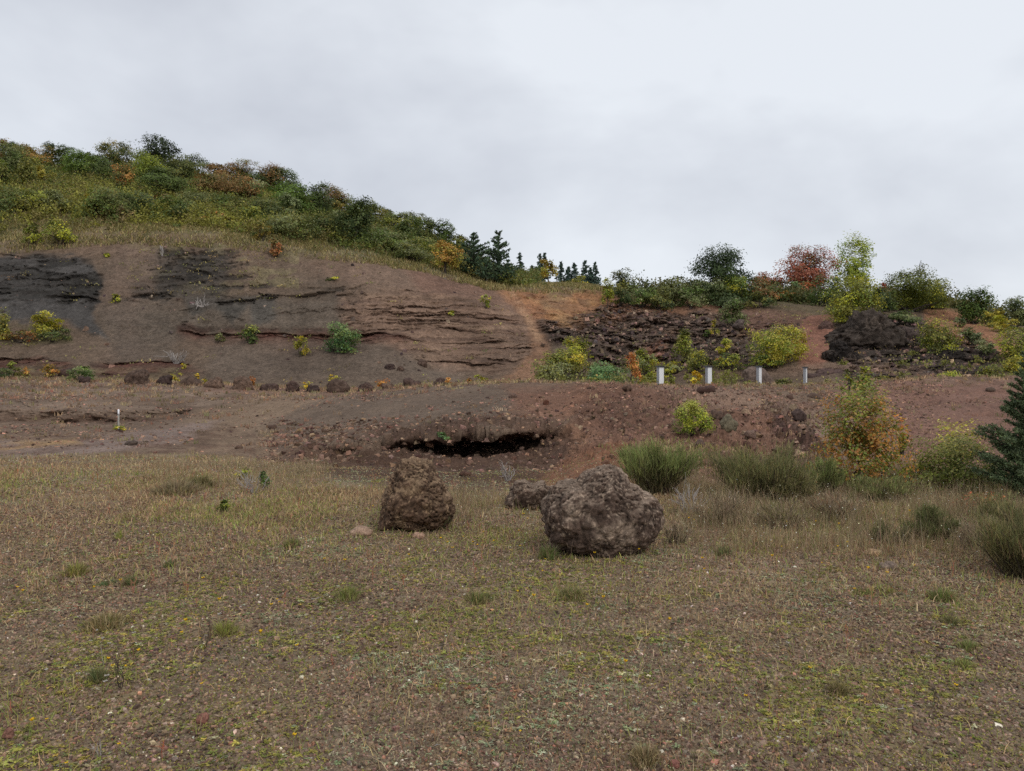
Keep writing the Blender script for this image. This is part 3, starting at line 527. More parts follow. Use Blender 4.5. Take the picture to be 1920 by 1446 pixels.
def leafy(name, label, cat, px, py, wpx, hpx, cols, shape='bush', Y=None, group=None, leaf=None, dens=1.0, lobes=None, part='foliage', stem='stems', w=None, jit=.16, z0=None, twig=2.0, gap=1.0, bark=None, ymin=0, lobevar=.22, top=None, tcols=None):
    """a bush or broadleaf tree standing at a sight line; wpx and hpx are its size as seen, on the 1920 frame"""
    if Y is not None and 56 < Y < 100.5: p = spot(px, py, Y - 14)
    elif Y is not None and name.startswith('hill') or name == 'oak_tree': p = spot(px, py, 60)
    else: p = spot(px, py, ymin) if Y is None else np.array([(px - 960) / F * Y, Y, zof(py, Y)])
    s = p[1] / F; W, H = wpx * s * 1.22, hpx * s * 1.04; D_ = W * .85
    if leaf is None: leaf = max(1.22 * 1.875 * s, .013)
    z0 = (.0 if shape in ('bush', 'vase') else .18) * H if z0 is None else z0 * H
    lobes = lobes or int(np.clip(wpx * hpx / 160, 7, 30))
    n = int(np.clip(W * H / (leaf * leaf) * 3.0 * dens, 160, 45000))
    t = thing(name, label, cat, tuple(p), group)
    P, out, lb, Lc, R = crown_pts(W, D_, H, z0, n, lobes, shape=shape, twig=twig, gap=gap)
    zf = (P[:, 2].max()) / H; P[:, 2] *= 1 / max(zf, .6) ** .5
    prim = rng.choice(len(cols), lobes, p=w)
    c = pal(n, cols, jit, w); ck = rng.random(n) < .6; c[ck] = (np.array([lin(q) * GL for q in cols])[prim[lb]] * (1 + rng.normal(size=(n, 1)) * jit))[ck]; c = np.clip(c, .004, 1) * (1 + (rng.random(lobes) - .5) * 2 * lobevar)[lb][:, None]
    if tcols is not None:
        k = rng.random(n) < sm(.35, .8, P[:, 2] / H) * .75; c[k] = pal(int(k.sum()), tcols, jit)
    nr = out * .75 + np.array([0, 0, .45]) + rdir(n) * .6; nr /= np.linalg.norm(nr, axis=1, keepdims=True)
    V, Q, cc = leafquads(P, leaf * (.6 + .8 * rng.random(n)), nr, c, 1.5)
    mesh(part, V, Q, cc, M_LEAF, False, t)
    ps = []; br = max(W * .018, .012)
    if shape in ('bush', 'vase'):
        for q in Lc[:8]: ps.append(limb((rng.normal() * .04 * W, rng.normal() * .04 * W, -.05 * H), q, br, br * .4))
    else:
        tp = np.array([0, 0, z0 + (H - z0) * .45]); ps.append(limb((0, 0, -.06 * H), tp, br * 2.0, br * 1.1, wig=.05))
        for q in Lc[:10]: ps.append(limb(tp * (.45 + .5 * rng.random()), q, br * .8, br * .3))
        if top: ps.append(limb(tp, (top * W, 0, H), br * .5, br * .2))
    V, Q = join(ps); mesh(stem, V, Q, None, bark or M_BARK, True, t)
    return t
def broom(name, label, px, py, wpx, hpx, cols, base=None, Y=None, n=2600, group=None, lean=.75, cat='shrub', wd=None, part='twigs', tufts=36):
    n = int(n * .85)
    """a broom shrub: many arching stems, each carrying fine upright green twigs"""
    p = spot(px, py) if Y is None else np.array([(px - 960) / F * Y, Y, zof(py, Y)])
    s = p[1] / F; W, H = wpx * s * 1.05, hpx * s * 1.05; t = thing(name, label, cat, tuple(p), group)
    az = rng.random(tufts) * 6.283; q = rng.random(tufts) ** .6; hh = H * (.4 + .65 * rng.random(tufts)) * (1 - .3 * q ** 2)
    b0 = np.stack([np.cos(az) * W * .14 * q, np.sin(az) * W * .14 * q, np.full(tufts, -.04)], 1)
    e = np.stack([np.cos(az) * W * .52 * q, np.sin(az) * W * .46 * q, hh * .84], 1)
    k = rng.integers(0, tufts, n); u = (rng.random(n) ** .75)[:, None]
    bend = np.array([0, 0, 1.0]) * np.sin(u * math.pi) * .12 * H
    B = b0[k] + (e[k] - b0[k]) * u + bend + rng.normal(size=(n, 3)) * np.array([.05 * W, .05 * W, .045 * H])
    tl = H * (.10 + .16 * rng.random(n)) * (1.15 - .5 * u[:, 0]); a2 = az[k] + rng.normal(size=n) * 1.0
    c = pal(n, cols, .2); cb = pal(n, base or [(84, 74, 54), (70, 68, 44)], .2); f_ = np.clip(u * 1.3 - .1, 0, 1)
    V, Q, T, cc = blades(B, tl, np.abs(rng.normal(size=n)) * lean * 1.15, wd or max(.5 * 1.875 * s, .0026), c * f_ + cb * (1 - f_), (c * f_ + cb * (1 - f_)) * .85, a2)
    mesh(part, V, [Q, T], cc, M_GRASS, False, t)
    ps = [limb(b0[i], e[i], H * .011, H * .004, 6, .07, .08) for i in range(tufts)]
    V, Q = join(ps); mesh('stems', V, Q, None, M_BARK, True, t); return t
def tuft(name, label, px, py, wpx, hpx, cols, n=260, cat='grass tuft', group=None, wd=None, lean=.9, base=None):
    p = spot(px, py); s = p[1] / F; W, H = wpx * s, hpx * s
    n = int(n * 1.3); B = np.stack([np.clip(rng.normal(size=n), -1.7, 1.7) * W * .2, np.clip(rng.normal(size=n), -1.7, 1.7) * W * .2, np.full(n, -.01)], 1); er = np.exp(-((B[:, 0] ** 2 + B[:, 1] ** 2) / (W * .3) ** 2))
    az = np.arctan2(B[:, 1], B[:, 0]) + rng.normal(size=n) * .9; c = pal(n, cols, .2); dk = rng.random(n) < .22 + .4 * (1 - er); c[dk] = pal(int(dk.sum()), [(118, 106, 78), (100, 90, 66), (92, 86, 56)], .2); cb = pal(n, base, .2) if base else c * .9
    V, Q, T, cc = blades(B, H * (.35 + .7 * rng.random(n)) * (.35 + .65 * er), np.abs(rng.normal(size=n)) * lean * .6, wd or max(.9 * 1.875 * s, .002), c, cb, az)
    o = mesh(name, V, [Q, T], cc, M_GRASS); o.location = tuple(p); return tag(o, label, cat, group)
def conifer(name, label, px, py, wpx, hpx, cols, Y=None, group=None, kind='pine', tiers=11, per=7, leaf=None, lean=0, dens=1.0):
    p = spot(px, py) if Y is None else np.array([(px - 960) / F * Y, Y, zof(py, Y)])
    s = p[1] / F; W, H = wpx * s * 1.2, hpx * s; t = thing(name, label, 'tree', tuple(p), group)
    leaf = leaf or 1.875 * s * 1.9; C_, O_ = [], []; ps = [limb((0, 0, -.05 * H), (lean * H, 0, H * .97), W * .03, W * .006, 9, .012)]
    for i in range(tiers):
        z = (i + .5) / tiers
        if kind == 'spruce': r = W * .62 * (1 - z) ** .8 + .03 * W; rise = -.12
        else: r = W / 2 * (1.0 - z ** 2.2) * (.55 + .5 * rng.random()) + .04 * W; rise = .32
        if kind == 'pine' and z < .1: continue
        k = per if kind == 'pine' else max(5, int(per * (1.15 - z) + 2))
        for j in range(k):
            a = rng.random() * 6.283; rr = r * (.6 + .5 * rng.random()); z1 = (z + rng.normal() * .02) * H
            a0 = np.array([lean * z1, 0, z1]); e = a0 + np.array([math.cos(a) * rr, math.sin(a) * rr, rise * rr + (.03 * H if kind == 'pine' else -.02 * H)])
            ps.append(limb(a0, e, W * .010, W * .003, 4, .05)); m = int(max(6, rr * H / tiers / leaf ** 2 * 2.3 * dens)); q = rng.random((m, 1)) ** .7
            pt = a0 + (e - a0) * q + rng.normal(size=(m, 3)) * np.array([.10, .10, .075 if kind == 'pine' else .05]) * (.5 * rr + .02 * W); C_.append(pt); O_.append(np.tile((e - a0) / (np.linalg.norm(e - a0) + 1e-6), (m, 1)))
    P = np.concatenate(C_); O = np.concatenate(O_); n = len(P); ax = O * .6 + rdir(n, .5) * .8; nr = rdir(n, .3)
    V, Q, cc = leafquads(P, leaf * (.45 + .4 * rng.random(n)), nr, pal(n, cols, .18), 2.8, ax)
    mesh('crown', V, Q, cc, M_NEEDLE, False, t); V, Q = join(ps); mesh('trunk', V, Q, None, M_BARK, True, t); return t
def snag(name, label, px, py, wpx, hpx, Y=None, n=14, cat='dead branch', group=None, mat=None, rr=None):
    p = spot(px, py) if Y is None else np.array([(px - 960) / F * Y, Y, zof(py, Y)])
    s = p[1] / F; W, H = wpx * s, hpx * s; r = rr or max(.55 * 1.875 * s, .003); ps = []
    for i in range(n):
        e = np.array([(rng.random() - .5) * W, (rng.random() - .5) * W * .5, H * (.3 + .7 * rng.random())]); a = np.array([e[0] * .15, e[1] * .15, -.02 * H])
        ps.append(limb(a, e, r, r * .4, 6, .14)); m_ = a + (e - a) * .55
        for _ in range(2): ps.append(limb(m_, m_ + (e - a) * .35 + rng.normal(size=3) * .14 * W, r * .6, r * .3, 4, .1))
    V, Q = join(ps); o = mesh(name, V, Q, None, mat or M_PALEBARK, True); o.location = tuple(p); return tag(o, label, cat, group)
_ico = {}
def ico(sub):
    if sub not in _ico:
        import bmesh
        b = bmesh.new(); bmesh.ops.create_icosphere(b, subdivisions=sub, radius=1)
        b.verts.ensure_lookup_table(); V = np.array([v.co[:] for v in b.verts]); Fc = np.array([[v.index for v in f.verts] for f in b.faces]); b.free()
        _ico[sub] = (V / np.linalg.norm(V, axis=1, keepdims=True), Fc)
    return _ico[sub]
def rock_shape(sub, outline, W, H, depth, seed, rough=.1, pit=.0, sub2=3.0, power=.62, tiltback=0.0):
    """boulder: a silhouette radius per angle carried round in depth, then weathered with noise. outline: list of (x,z) in 0..1 boxes, base at z=0"""
    D_, Fc = ico(sub); D_ = D_.astype(float)
    o = np.array(outline, float); o = np.stack([(o[:, 0] - .5) * W, o[:, 1] * H], 1); c = np.array([0, H * .45]); q = o - c
    th = np.arctan2(q[:, 1], q[:, 0]); r = np.hypot(q[:, 0], q[:, 1]); k = np.argsort(th); th, r = th[k], r[k]
    a = np.arctan2(D_[:, 2], D_[:, 0]); R = np.interp(a, np.concatenate([[th[-1] - 6.28318], th, [th[0] + 6.28318]]), np.concatenate([[r[-1]], r, [r[0]]]))
    sy = np.sqrt(np.clip(1 - D_[:, 1] ** 2, 0, 1)) ** power
    V = np.stack([np.cos(a) * R * sy, D_[:, 1] * depth / 2, np.sin(a) * R * sy + c[1]], 1)
    V[:, 1] += tiltback * (V[:, 2] - c[1])
    V0 = V.copy(); S = sub2 / max(W, H); Q = V + seed * 7.3
    n = fbm(Q * S, 5, seed, .55) * (.8 if sub < 6 else .45) + fbm(Q * S * 2.6, 5, seed + 3, .6, True) * .45
    V = V + D_ * (n * rough * min(W, H))[:, None]
    if sub >= 6: V = V + D_ * ((fbm(Q * S * np.array([2.2, 2.2, 3.0]) + 5, 6, seed + 21, .62, True) - .42) * rough * .7 * min(W, H))[:, None]
    if sub >= 6 and pit:     # near boulders: block facets, crevices and gas holes in real sizes
        V, n = V0, fbm(V0 * 3 + seed, 4, seed) * .35
        V = V + D_ * (.06 * fbm(V0 * 2.4 + seed, 3, seed))[:, None]
        d1, d2 = worley(V0 * 5 + .5 * fbm(V0 * 5, 3, seed)[:, None] + seed, seed + 60); e = np.clip(d2 - d1, 0, .45)
        V = V + D_ * ((e - .22) * .075)[:, None]; n = n - .8 * sm(.10, 0, d2 - d1)
        f1, f2 = worley(V0 * 12 + .5 * fbm(V0 * 9, 3, seed + 1)[:, None], seed + 61); V = V + D_ * ((np.clip(f2 - f1, 0, .4) - .2) * .028)[:, None]; n = n - .5 * sm(.14, 0, f2 - f1)
        rr_ = fbm(V0 * 11, 4, seed + 5, .6, True); V = V + D_ * (rr_ * .011 + .006 * fbm(V0 * 34, 3, seed + 6))[:, None]; n = n + .35 * rr_
        h1, h2 = worley(V0 * 24, seed + 62); hole = sm(.36, .14, h1) * sm(.42, .6, vn(V0 * 6, seed + 63)); V = V - D_ * (hole * .02)[:, None]; n = n - 1.2 * hole
    elif pit:
        d1, d2 = worley(Q * S * 5.5, seed); V -= D_ * (sm(.38, .08, d1) * pit * vn(Q * S * 2, seed + 9))[:, None]
    if sub >= 6 and not pit:
        d1, d2 = worley(Q * S * .9 + .25 * fbm(Q * S * 2, 3, seed)[:, None], seed + 60); V = V + D_ * ((np.clip(d2 - d1, 0, .5) - .25) * .16 * min(W, H))[:, None]; n = n - .7 * sm(.08, 0, d2 - d1)
        e1, e2 = worley(Q * S * 2.6, seed + 61); V = V + D_ * ((np.clip(e2 - e1, 0, .5) - .25) * .08 * min(W, H))[:, None]; n = n - .5 * sm(.1, 0, e2 - e1)
    return V, Fc, n
BOULD = [(.0,.35),(.06,.75),(.28,.98),(.55,1.0),(.82,.86),(.98,.5),(.95,.12),(.7,-.06),(.3,-.06),(.05,.05)]
def rock(name, label, cat, px, py, wpx, hpx, col, outline=None, Y=None, group=None, sub=4, seed=None, rough=.1, pit=0, mat=None, depth=None, sink=.06, ymin=0, ymax=999, col2=None, tiltback=0, dy=0):
    p = spot(px, py, ymin, ymax) if Y is None else np.array([(px - 960) / F * Y, Y, zof(py, Y)])
    seed = seed if seed is not None else int(rng.integers(1, 400)); s = p[1] / F; W, H = wpx * s, hpx * s; dp = depth or W * .8
    if outline is None:
        outline = [(min(1, max(0, x + rng.normal() * .09)), z + rng.normal() * .10 * (z > .1)) for x, z in BOULD]
        if rng.random() < .5: outline = [(1 - x, z) for x, z in outline][::-1]
    V, Fc, n = rock_shape(sub, outline, W, H, dp, seed, rough, pit, tiltback=tiltback)
    V[:, 2] -= sink * H
    c = tcol(*col)[None] * (np.clip(1 + (.5 if sub >= 6 else .32) * n, .3, 1.45))[:, None]  # n darkens creases and holes, their shade painted into the rock colour
    c2 = tcol(*(col2 or (col[0] * 1.25, col[1] * 1.23, col[2] * 1.2))); k = sm(.5, .75, vn(V * 5 / max(W, H) + seed, seed) * .5 + vn(V * 22 / max(W, H), seed + 1) * .3 + vn(V * 60 / max(W, H), seed + 2) * .2)[:, None] * (.45 if p[1] < 14 else .6)
    c = c * (1 - k) + c2 * k
    if sub >= 6 and p[1] < 14:
        g1 = vn(V * 30, seed + 40) * .6 + vn(V * 62, seed + 41) * .4; c = c * (1 - .5 * sm(.42, .25, g1) + .5 * sm(.62, .8, g1))[:, None]
    c = c * (1 + .35 * fbm(V * 40 / max(W, H), 3, seed + 7, .7))[:, None]
    if sub >= 6 and p[1] < 14:
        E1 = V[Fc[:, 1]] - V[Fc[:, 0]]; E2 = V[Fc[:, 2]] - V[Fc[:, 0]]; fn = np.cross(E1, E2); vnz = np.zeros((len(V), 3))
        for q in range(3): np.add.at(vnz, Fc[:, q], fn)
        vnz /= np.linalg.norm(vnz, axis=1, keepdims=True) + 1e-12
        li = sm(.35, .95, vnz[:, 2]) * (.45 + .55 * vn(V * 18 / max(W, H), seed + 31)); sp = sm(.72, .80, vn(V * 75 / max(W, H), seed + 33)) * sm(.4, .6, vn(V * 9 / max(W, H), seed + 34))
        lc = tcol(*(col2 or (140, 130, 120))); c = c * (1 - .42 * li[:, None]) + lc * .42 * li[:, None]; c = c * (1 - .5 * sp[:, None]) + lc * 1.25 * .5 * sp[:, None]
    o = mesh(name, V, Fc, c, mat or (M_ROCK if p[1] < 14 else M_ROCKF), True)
    p = p + np.array([0, dp * .35 + dy, 0]); o.location = tuple(p); return tag(o, label, cat, group)

# ------------------------------------------------------------------ boulders in the foreground
def outl(pts, x0, x1, y0, y1): return [((x - x0) / (x1 - x0), (y1 - y) / (y1 - y0)) for x, y in pts]
BIG = outl([(275,580),(290,700),(350,870),(480,960),(700,1000),(1000,995),(1240,955),(1370,800),(1405,640),(1390,560),(1340,460),(1240,415),(1110,335),(1070,280),(1020,220),(960,160),(890,165),(750,218),(620,300),(470,300),(360,372),(298,480)], 272, 1405, 155, 995)
TALL = outl([(325,820),(322,690),(392,470),(415,355),(498,242),(590,218),(650,245),(700,236),(765,290),(810,400),(900,500),(962,600),(955,740),(880,800),(700,850),(500,835)], 320, 965, 225, 850)
BACK = outl([(1460,600),(1500,520),(1530,450),(1600,425),(1680,440),(1720,455),(1800,430),(1850,470),(1875,520),(1870,620),(1700,645),(1520,640)], 1455, 1880, 425, 645)
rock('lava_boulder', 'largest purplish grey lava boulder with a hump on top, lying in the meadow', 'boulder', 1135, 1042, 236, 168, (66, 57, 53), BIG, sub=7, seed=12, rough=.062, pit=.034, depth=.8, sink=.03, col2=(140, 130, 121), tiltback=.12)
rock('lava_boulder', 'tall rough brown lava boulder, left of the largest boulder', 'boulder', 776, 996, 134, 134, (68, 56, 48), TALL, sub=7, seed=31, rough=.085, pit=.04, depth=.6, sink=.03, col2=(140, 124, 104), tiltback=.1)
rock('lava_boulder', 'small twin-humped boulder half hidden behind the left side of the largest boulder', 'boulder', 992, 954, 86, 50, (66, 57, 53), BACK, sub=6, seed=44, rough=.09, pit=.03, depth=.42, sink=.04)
rock('flat_stone', 'pale flat stone in the grass left of the tall brown boulder', 'stone', 674, 1003, 42, 17, (128, 112, 102), sub=5, seed=3, rough=.08, pit=.01, col2=(150, 136, 122))
rock('flat_stone', 'small pale flat stone at the foot of the tall brown boulder', 'stone', 785, 1008, 24, 11, (124, 106, 96), sub=4, seed=4, rough=.08)
rock('flat_stone', 'low grey stone lying in dry turf below the tall grass on the right', 'stone', 1672, 1068, 34, 10, (96, 88, 84), sub=4, seed=5, rough=.1)
rock('flat_stone', 'flat tan stone at the edge of the tall grass on the right', 'stone', 1640, 1041, 30, 10, (128, 112, 94), sub=4, seed=6, rough=.1)
rock('loose_stone', 'reddish brown stone low in the left foreground, beside green leaves', 'stone', 378, 1355, 24, 16, (106, 78, 72), sub=4, seed=7, rough=.14)
rock('loose_stone', 'brown stone at the far left edge near the bottom of the photo', 'stone', 14, 1385, 20, 16, (100, 76, 70), sub=4, seed=8, rough=.14)
rock('loose_stone', 'small purple brown stone near the bottom, left of the dry tuft', 'stone', 1268, 1440, 18, 14, (104, 74, 70), sub=4, seed=9, rough=.14)
# ------------------------------------------------------------------ boulders set out along the bench
ROW = [(155,715,20,11,'dark low boulder right of the grey green bush on the bench'),(120,702,34,12,'flat dark boulder between the orange bush and the grey green bush'),(255,717,42,26,'wide purplish boulder below the dark red ledge, largest of the row'),
 (303,718,24,14,'small boulder just right of the wide purplish one'),(352,720,34,18,'brown boulder beside the yellow fern on the left bench'),(400,724,30,16,'boulder with pale left face in the row on the bench'),(451,727,30,24,'rounded dark boulder standing high beside an orange fern'),
 (404,724,14,10,'little boulder touching the one with a pale left face'),(503,730,30,11,'low flat boulder overgrown with green on the bench'),(546,732,25,17,'squat grey boulder right of the low overgrown one'),(585,733,20,12,'olive boulder covered in moss in the row'),(630,734,36,20,'broad black brown boulder in the middle of the row'),
 (684,735,29,16,'brown boulder right of the broad black one'),(726,735,20,10,'low tan boulder behind the mound crest'),(772,733,32,12,'greyish boulder with lichen near the right end of the row'),(822,730,24,11,'flat grey boulder at the right end of the row'),
 (790,684,14,13,'square dark rock stuck in the scree slope'),(730,690,16,10,'dark rock showing in the scree above the boulder row'),(748,693,12,7,'smaller dark rock beside the one in the scree')]
for i, (x, y, w, h, lb) in enumerate(ROW):
    rock('bench_boulder', lb, 'boulder', x, y + 1, w * (.95 + .25 * random.random()), h * (1.15 + .2 * random.random()), random.choice([(62,52,50),(54,46,46),(70,60,56)]) if 'tan' not in lb and 'pale' not in lb else (84,72,66), sub=4, seed=50 + i * 3, rough=.34, group='boulders in a row along the bench' if i < 16 else None, sink=.24, ymin=38)
MR = [(1498,786,27,22,(58,50,50),'round black hollow rock high on the mound near the orange maple'),(1369,806,26,30,(84,82,72),'long lichen grey rock tilted on the mound right of the round bush'),(1346,782,24,14,(70,60,56),'dark ledge rock just right of the round yellow green bush'),
 (1410,820,22,13,(86,74,70),'small brown rock below the tilted lichen rock'),(1312,836,16,12,(74,64,62),'dark rock on the red slope under the round bush'),(1325,733,34,12,(58,46,44),'flat dark red rock under the second info panel'),(1176,731,18,10,(78,66,60),'small rock at the path edge by the green bush'),
 (242,833,24,7,(62,56,54),'flat black stone on the slope right of the gravel path'),(1484,748,14,9,(72,60,56),'small rock on the mound top right of the last info panel'),(447,839,16,6,(72,60,54),'flat brown stone on the slope below the mound'),(508,803,16,7,(66,56,52),'dark stone on the grey mound above the shallow ledge'),
 (962,744,16,8,(78,66,62),'dark rock near the top of the mound above the hollow'),(1024,757,12,8,(70,48,40),'small red brown rock in the bare slope above the hollow'),(872,893,22,8,(66,52,46),'flat brown rock on the floor of the hollow'),(818,898,14,9,(66,52,46),'small rock on the hollow floor beside the tall boulder'),
 (1862,733,16,8,(70,62,58),'dark stone on the red slope by the pine'),(1135,870,16,9,(80,62,54),'small rock on the slope above the largest boulder'),(1530,746,26,9,(74,64,60),'flat rock on the mound behind the orange maple'),(1240,766,12,7,(96,78,70),'little rock on the mound left of the round bush')]
for i, (x, y, w, h, c, lb) in enumerate(MR):
    rock('mound_rock', lb, 'rock', x, y, w, h, c, sub=4, seed=90 + i, rough=.28, mat=M_ROCK, sink=.15)
# ------------------------------------------------------------------ black lava outcrops on the right
OC = outl([(0,1300),(10,1200),(60,1120),(200,1020),(290,960),(300,890),(350,860),(440,850),(490,900),(510,950),(600,990),(680,1050),(700,1200),(600,1300),(300,1340)], 0, 700, 850, 1340)
CN = outl([(10,1330),(20,1260),(100,1240),(110,1180),(150,1150),(200,1190),(260,1260),(340,1340),(400,1400),(60,1400)], 10, 400, 1150, 1400)
LP = outl([(1050,1380),(1070,1310),(1150,1270),(1260,1245),(1370,1290),(1385,1350),(1340,1400),(1100,1400)], 1050, 1385, 1245, 1400)
rock('lava_outcrop', 'large black lava outcrop with a knob on top under the olive bushes', 'rock outcrop', 1634, 664, 146, 82, (54, 50, 48), OC, sub=6, seed=201, rough=.26, pit=.0, depth=5.0, Y=59.5, sink=.05, col2=(84, 78, 74))
rock('lava_outcrop', 'pointed black lava cone in front of the large outcrop', 'rock outcrop', 1592, 684, 76, 48, (36, 34, 34), CN, sub=6, seed=202, rough=.2, depth=2.2, Y=56.5, sink=.05, col2=(76, 70, 68))
rock('lava_outcrop', 'dark rounded lava lump right of the large outcrop', 'rock outcrop', 1788, 686, 62, 31, (38, 36, 36), LP, sub=6, seed=203, rough=.22, depth=2.2, Y=56.8, sink=.05)
rock('lava_outcrop', 'low dark lava block between the large outcrop and the yellow green bush', 'rock outcrop', 1712, 646, 44, 34, (62, 56, 56), sub=5, seed=204, rough=.2, depth=2.0, Y=62, sink=.1)
rock('lava_outcrop', 'small dark rock on the orange bank at the right edge', 'rock outcrop', 1842, 684, 44, 18, (66, 58, 58), sub=5, seed=205, rough=.2, depth=1.6, Y=59, sink=.1)
rock('lava_outcrop', 'dark rock at the right border of the red gully', 'rock outcrop', 1555, 632, 24, 32, (76, 62, 60), sub=5, seed=208, rough=.24, depth=1.6, Y=65, sink=.05)
rock('lava_outcrop', 'grey rock by the green bush on the far wall', 'rock outcrop', 1386, 616, 20, 14, (72, 66, 66), sub=5, seed=209, rough=.2, depth=1.2, Y=67, sink=.05)
rock('lava_outcrop', 'low dark lava bank behind the third info panel', 'rock outcrop', 1424, 725, 74, 26, (80, 72, 70), sub=5, seed=210, rough=.24, depth=1.6, Y=53, sink=.05)
rock('lava_outcrop', 'dark lava bank behind the last info panel', 'rock outcrop', 1560, 727, 90, 34, (68, 58, 58), sub=5, seed=211, rough=.22, depth=1.8, Y=53.5, sink=.05)

# ------------------------------------------------------------------ info panels and the marker post
def box(x0, x1, y0, y1, z0, z1):
    V = np.array([(x, y, z) for x in (x0, x1) for y in (y0, y1) for z in (z0, z1)], float)
    return V, np.array([(0,1,3,2),(4,6,7,5),(0,4,5,1),(2,3,7,6),(0,2,6,4),(1,5,7,3)])
PN = [(1238, 731, 45, 'white info panel farthest left, with legs standing free of the ground'), (1328.5, 731, 45, 'white info panel behind the flat dark red rock'), (1423, 731, 45, 'white info panel in front of the low dark lava bank, third from the left'), (1509.5, 728, 40, 'white info panel farthest right, next to the dark bank')]
for i, (x, y, h, lb) in enumerate(PN):
    Yp = 47.0; p = np.array([(x - 960) / F * Yp, Yp, zof(y, Yp)]); H = h * Yp / F
    t = thing('info_panel', lb, 'information panel', tuple(p), 'info panels on the mound', math.radians([57, 57, 60, 64][i]))
    w = .78; b0, b1 = H * .24, H * .95
    V, Q = box(-w / 2, w / 2, -.075, .075, b0, b1); mesh('case', V, Q, None, M_GREY, False, t)
    V, Q = box(-w / 2 + .03, w / 2 - .03, -.087, -.077, b0 + .03, b1 - .03); mesh('board', V, Q, None, M_WHITE, False, t)
    V, Q = box(-w / 2 - .05, w / 2 + .05, -.15, .15, b1 + .002, H); V[V[:, 2] > b1 + .02, 0] *= .94; mesh('roof', V, Q, None, M_DARKCAP, False, t)
    for sx in (-1, 1):
        V, Q = box(sx * (w / 2 - .05) - .035, sx * (w / 2 - .05) + .035, -.04, .04, -.25, b0 - .002); mesh('leg', V, Q, None, M_GREY, False, t)
    V, Q = box(-w / 2 + .09, w / 2 - .09, -.02, .02, b0 * .35, b0 * .35 + .05); mesh('crossbar', V, Q, None, M_GREY, False, t)
p = spot(223, 803); s = p[1] / F
t = thing('marker_post', 'slim white marker post with a grey band, standing by the gravel path', 'post', tuple(p)); H = 38 * s; r = 1.6 * s
ps = tube([(0, 0, -.1), (0, 0, H * .72)], [r, r], 10); mesh('pole', ps[0], ps[1], None, M_POST, True, t)
ps = tube([(0, 0, H * .721), (0, 0, H * .78)], [r * 1.08, r * 1.08], 10); mesh('band', ps[0], ps[1], None, M_GREY, True, t)
ps = tube([(0, 0, H * .781), (0, 0, H * .97), (0, 0, H)], [r * 1.0, r * 1.0, r * .3], 10); mesh('head', ps[0], ps[1], None, M_WHITE, True, t)

# ------------------------------------------------------------------ single bushes
B = leafy
# on the left wall
B('small_bush','brightest yellow green bush on the small terrace of the left wall','bush',86,630,68,46,YGREEN+YELLOW+[(150,150,40)],'vase',lobes=9,twig=1.6)
B('small_bush','low dark green undergrowth beneath the brightest yellow green bush','bush',100,638,70,26,GREEN_D+OLIVE,dens=.8)
B('small_bush','yellow bush cut by the left edge of the photo, on the terrace','bush',0,636,46,58,YELLOW+OLIVE,'vase')
B('small_bush','low olive undergrowth on the terrace between the two yellow bushes','bush',38,640,60,24,OLIVE+RUST)
B('small_bush','dark green spiky bush at the left end of the red ledge','bush',470,642,44,34,GREEN+GREEN_D,'vase',tcols=YGREEN)
B('small_bush','narrow upright yellow bush on the grey scree','bush',561,668,30,40,YGREEN+YELLOW,lobes=9)
B('round_bush','large round green bush growing from the right half of the red ledge','bush',641,661,70,60,BLUEG+GREEN,lobes=22,tcols=[(108,128,72),(92,116,62)])
B('small_bush','flat green cushion on the bare grey slope above the long black ledge','bush',624,524,30,8,YGREEN+GREEN_D)
B('small_bush','sparse yellow green sapling near the upper right end of the left wall','bush',911,576,24,28,YGREEN,dens=.6)
B('small_bush','tiny yellow green sprout on the layered rock face','bush',845,590,14,10,YGREEN)
B('small_bush','olive tussock on the brown scree streak of the left wall','bush',217,567,24,18,OLIVE+YGREEN)
B('small_bush','tiny green tuft above the brown scree streak','bush',200,480,12,8,YGREEN)
B('small_bush','pale olive tuft in the red ledge left of the dark spiky bush','bush',411,640,22,18,GREYG+OLIVE)
B('rim_bush','smaller of the two olive yellow bushes side by side on the left rim','bush',62,455,34,40,OLIVE+YGREEN)
B('rim_bush','larger of the two olive yellow bushes side by side on the left rim','bush',114,456,60,48,OLIVE+YGREEN+[(120,120,52)],lobes=16)
B('rim_bush','rusty brown round bush alone on the rim','bush',518,481,36,40,RUST+OLIVE)
B('rim_bush','yellow brown bush behind the rusty round one on the rim','bush',491,450,38,36,GOLD+OLIVE)
B('rim_bush','greyish leafless looking bush in the middle of the left rim','bush',238,418,36,34,[(110,98,70),(96,90,62),(124,110,78)],dens=.6)
B('rim_bush','low yellow bush with orange tips on the rim','bush',415,418,44,24,YELLOW+OLIVE,tcols=ORANGE)
B('rim_bush','small orange bush left of the low yellow one on the rim','bush',384,420,26,16,ORANGE)
B('bench_bush','grey green bush on the left bench','bush',151,713,54,30,GREYG+GREEN,dens=1.1)
B('bench_bush','orange yellow flat topped bush on the left bench','bush',95,706,42,24,GOLD+ORANGE+YELLOW,'vase',dens=.7)
B('bench_bush','dark green low bush at the left end of the bench','bush',18,708,56,22,GREEN_D+OLIVE)
B('bench_bush','small yellow green sprig above the dark low bush at the left end','bush',20,690,18,14,YGREEN)
B('bench_bush','small orange sprig right of the dark low bush at the left end','bush',50,703,18,18,ORANGE)
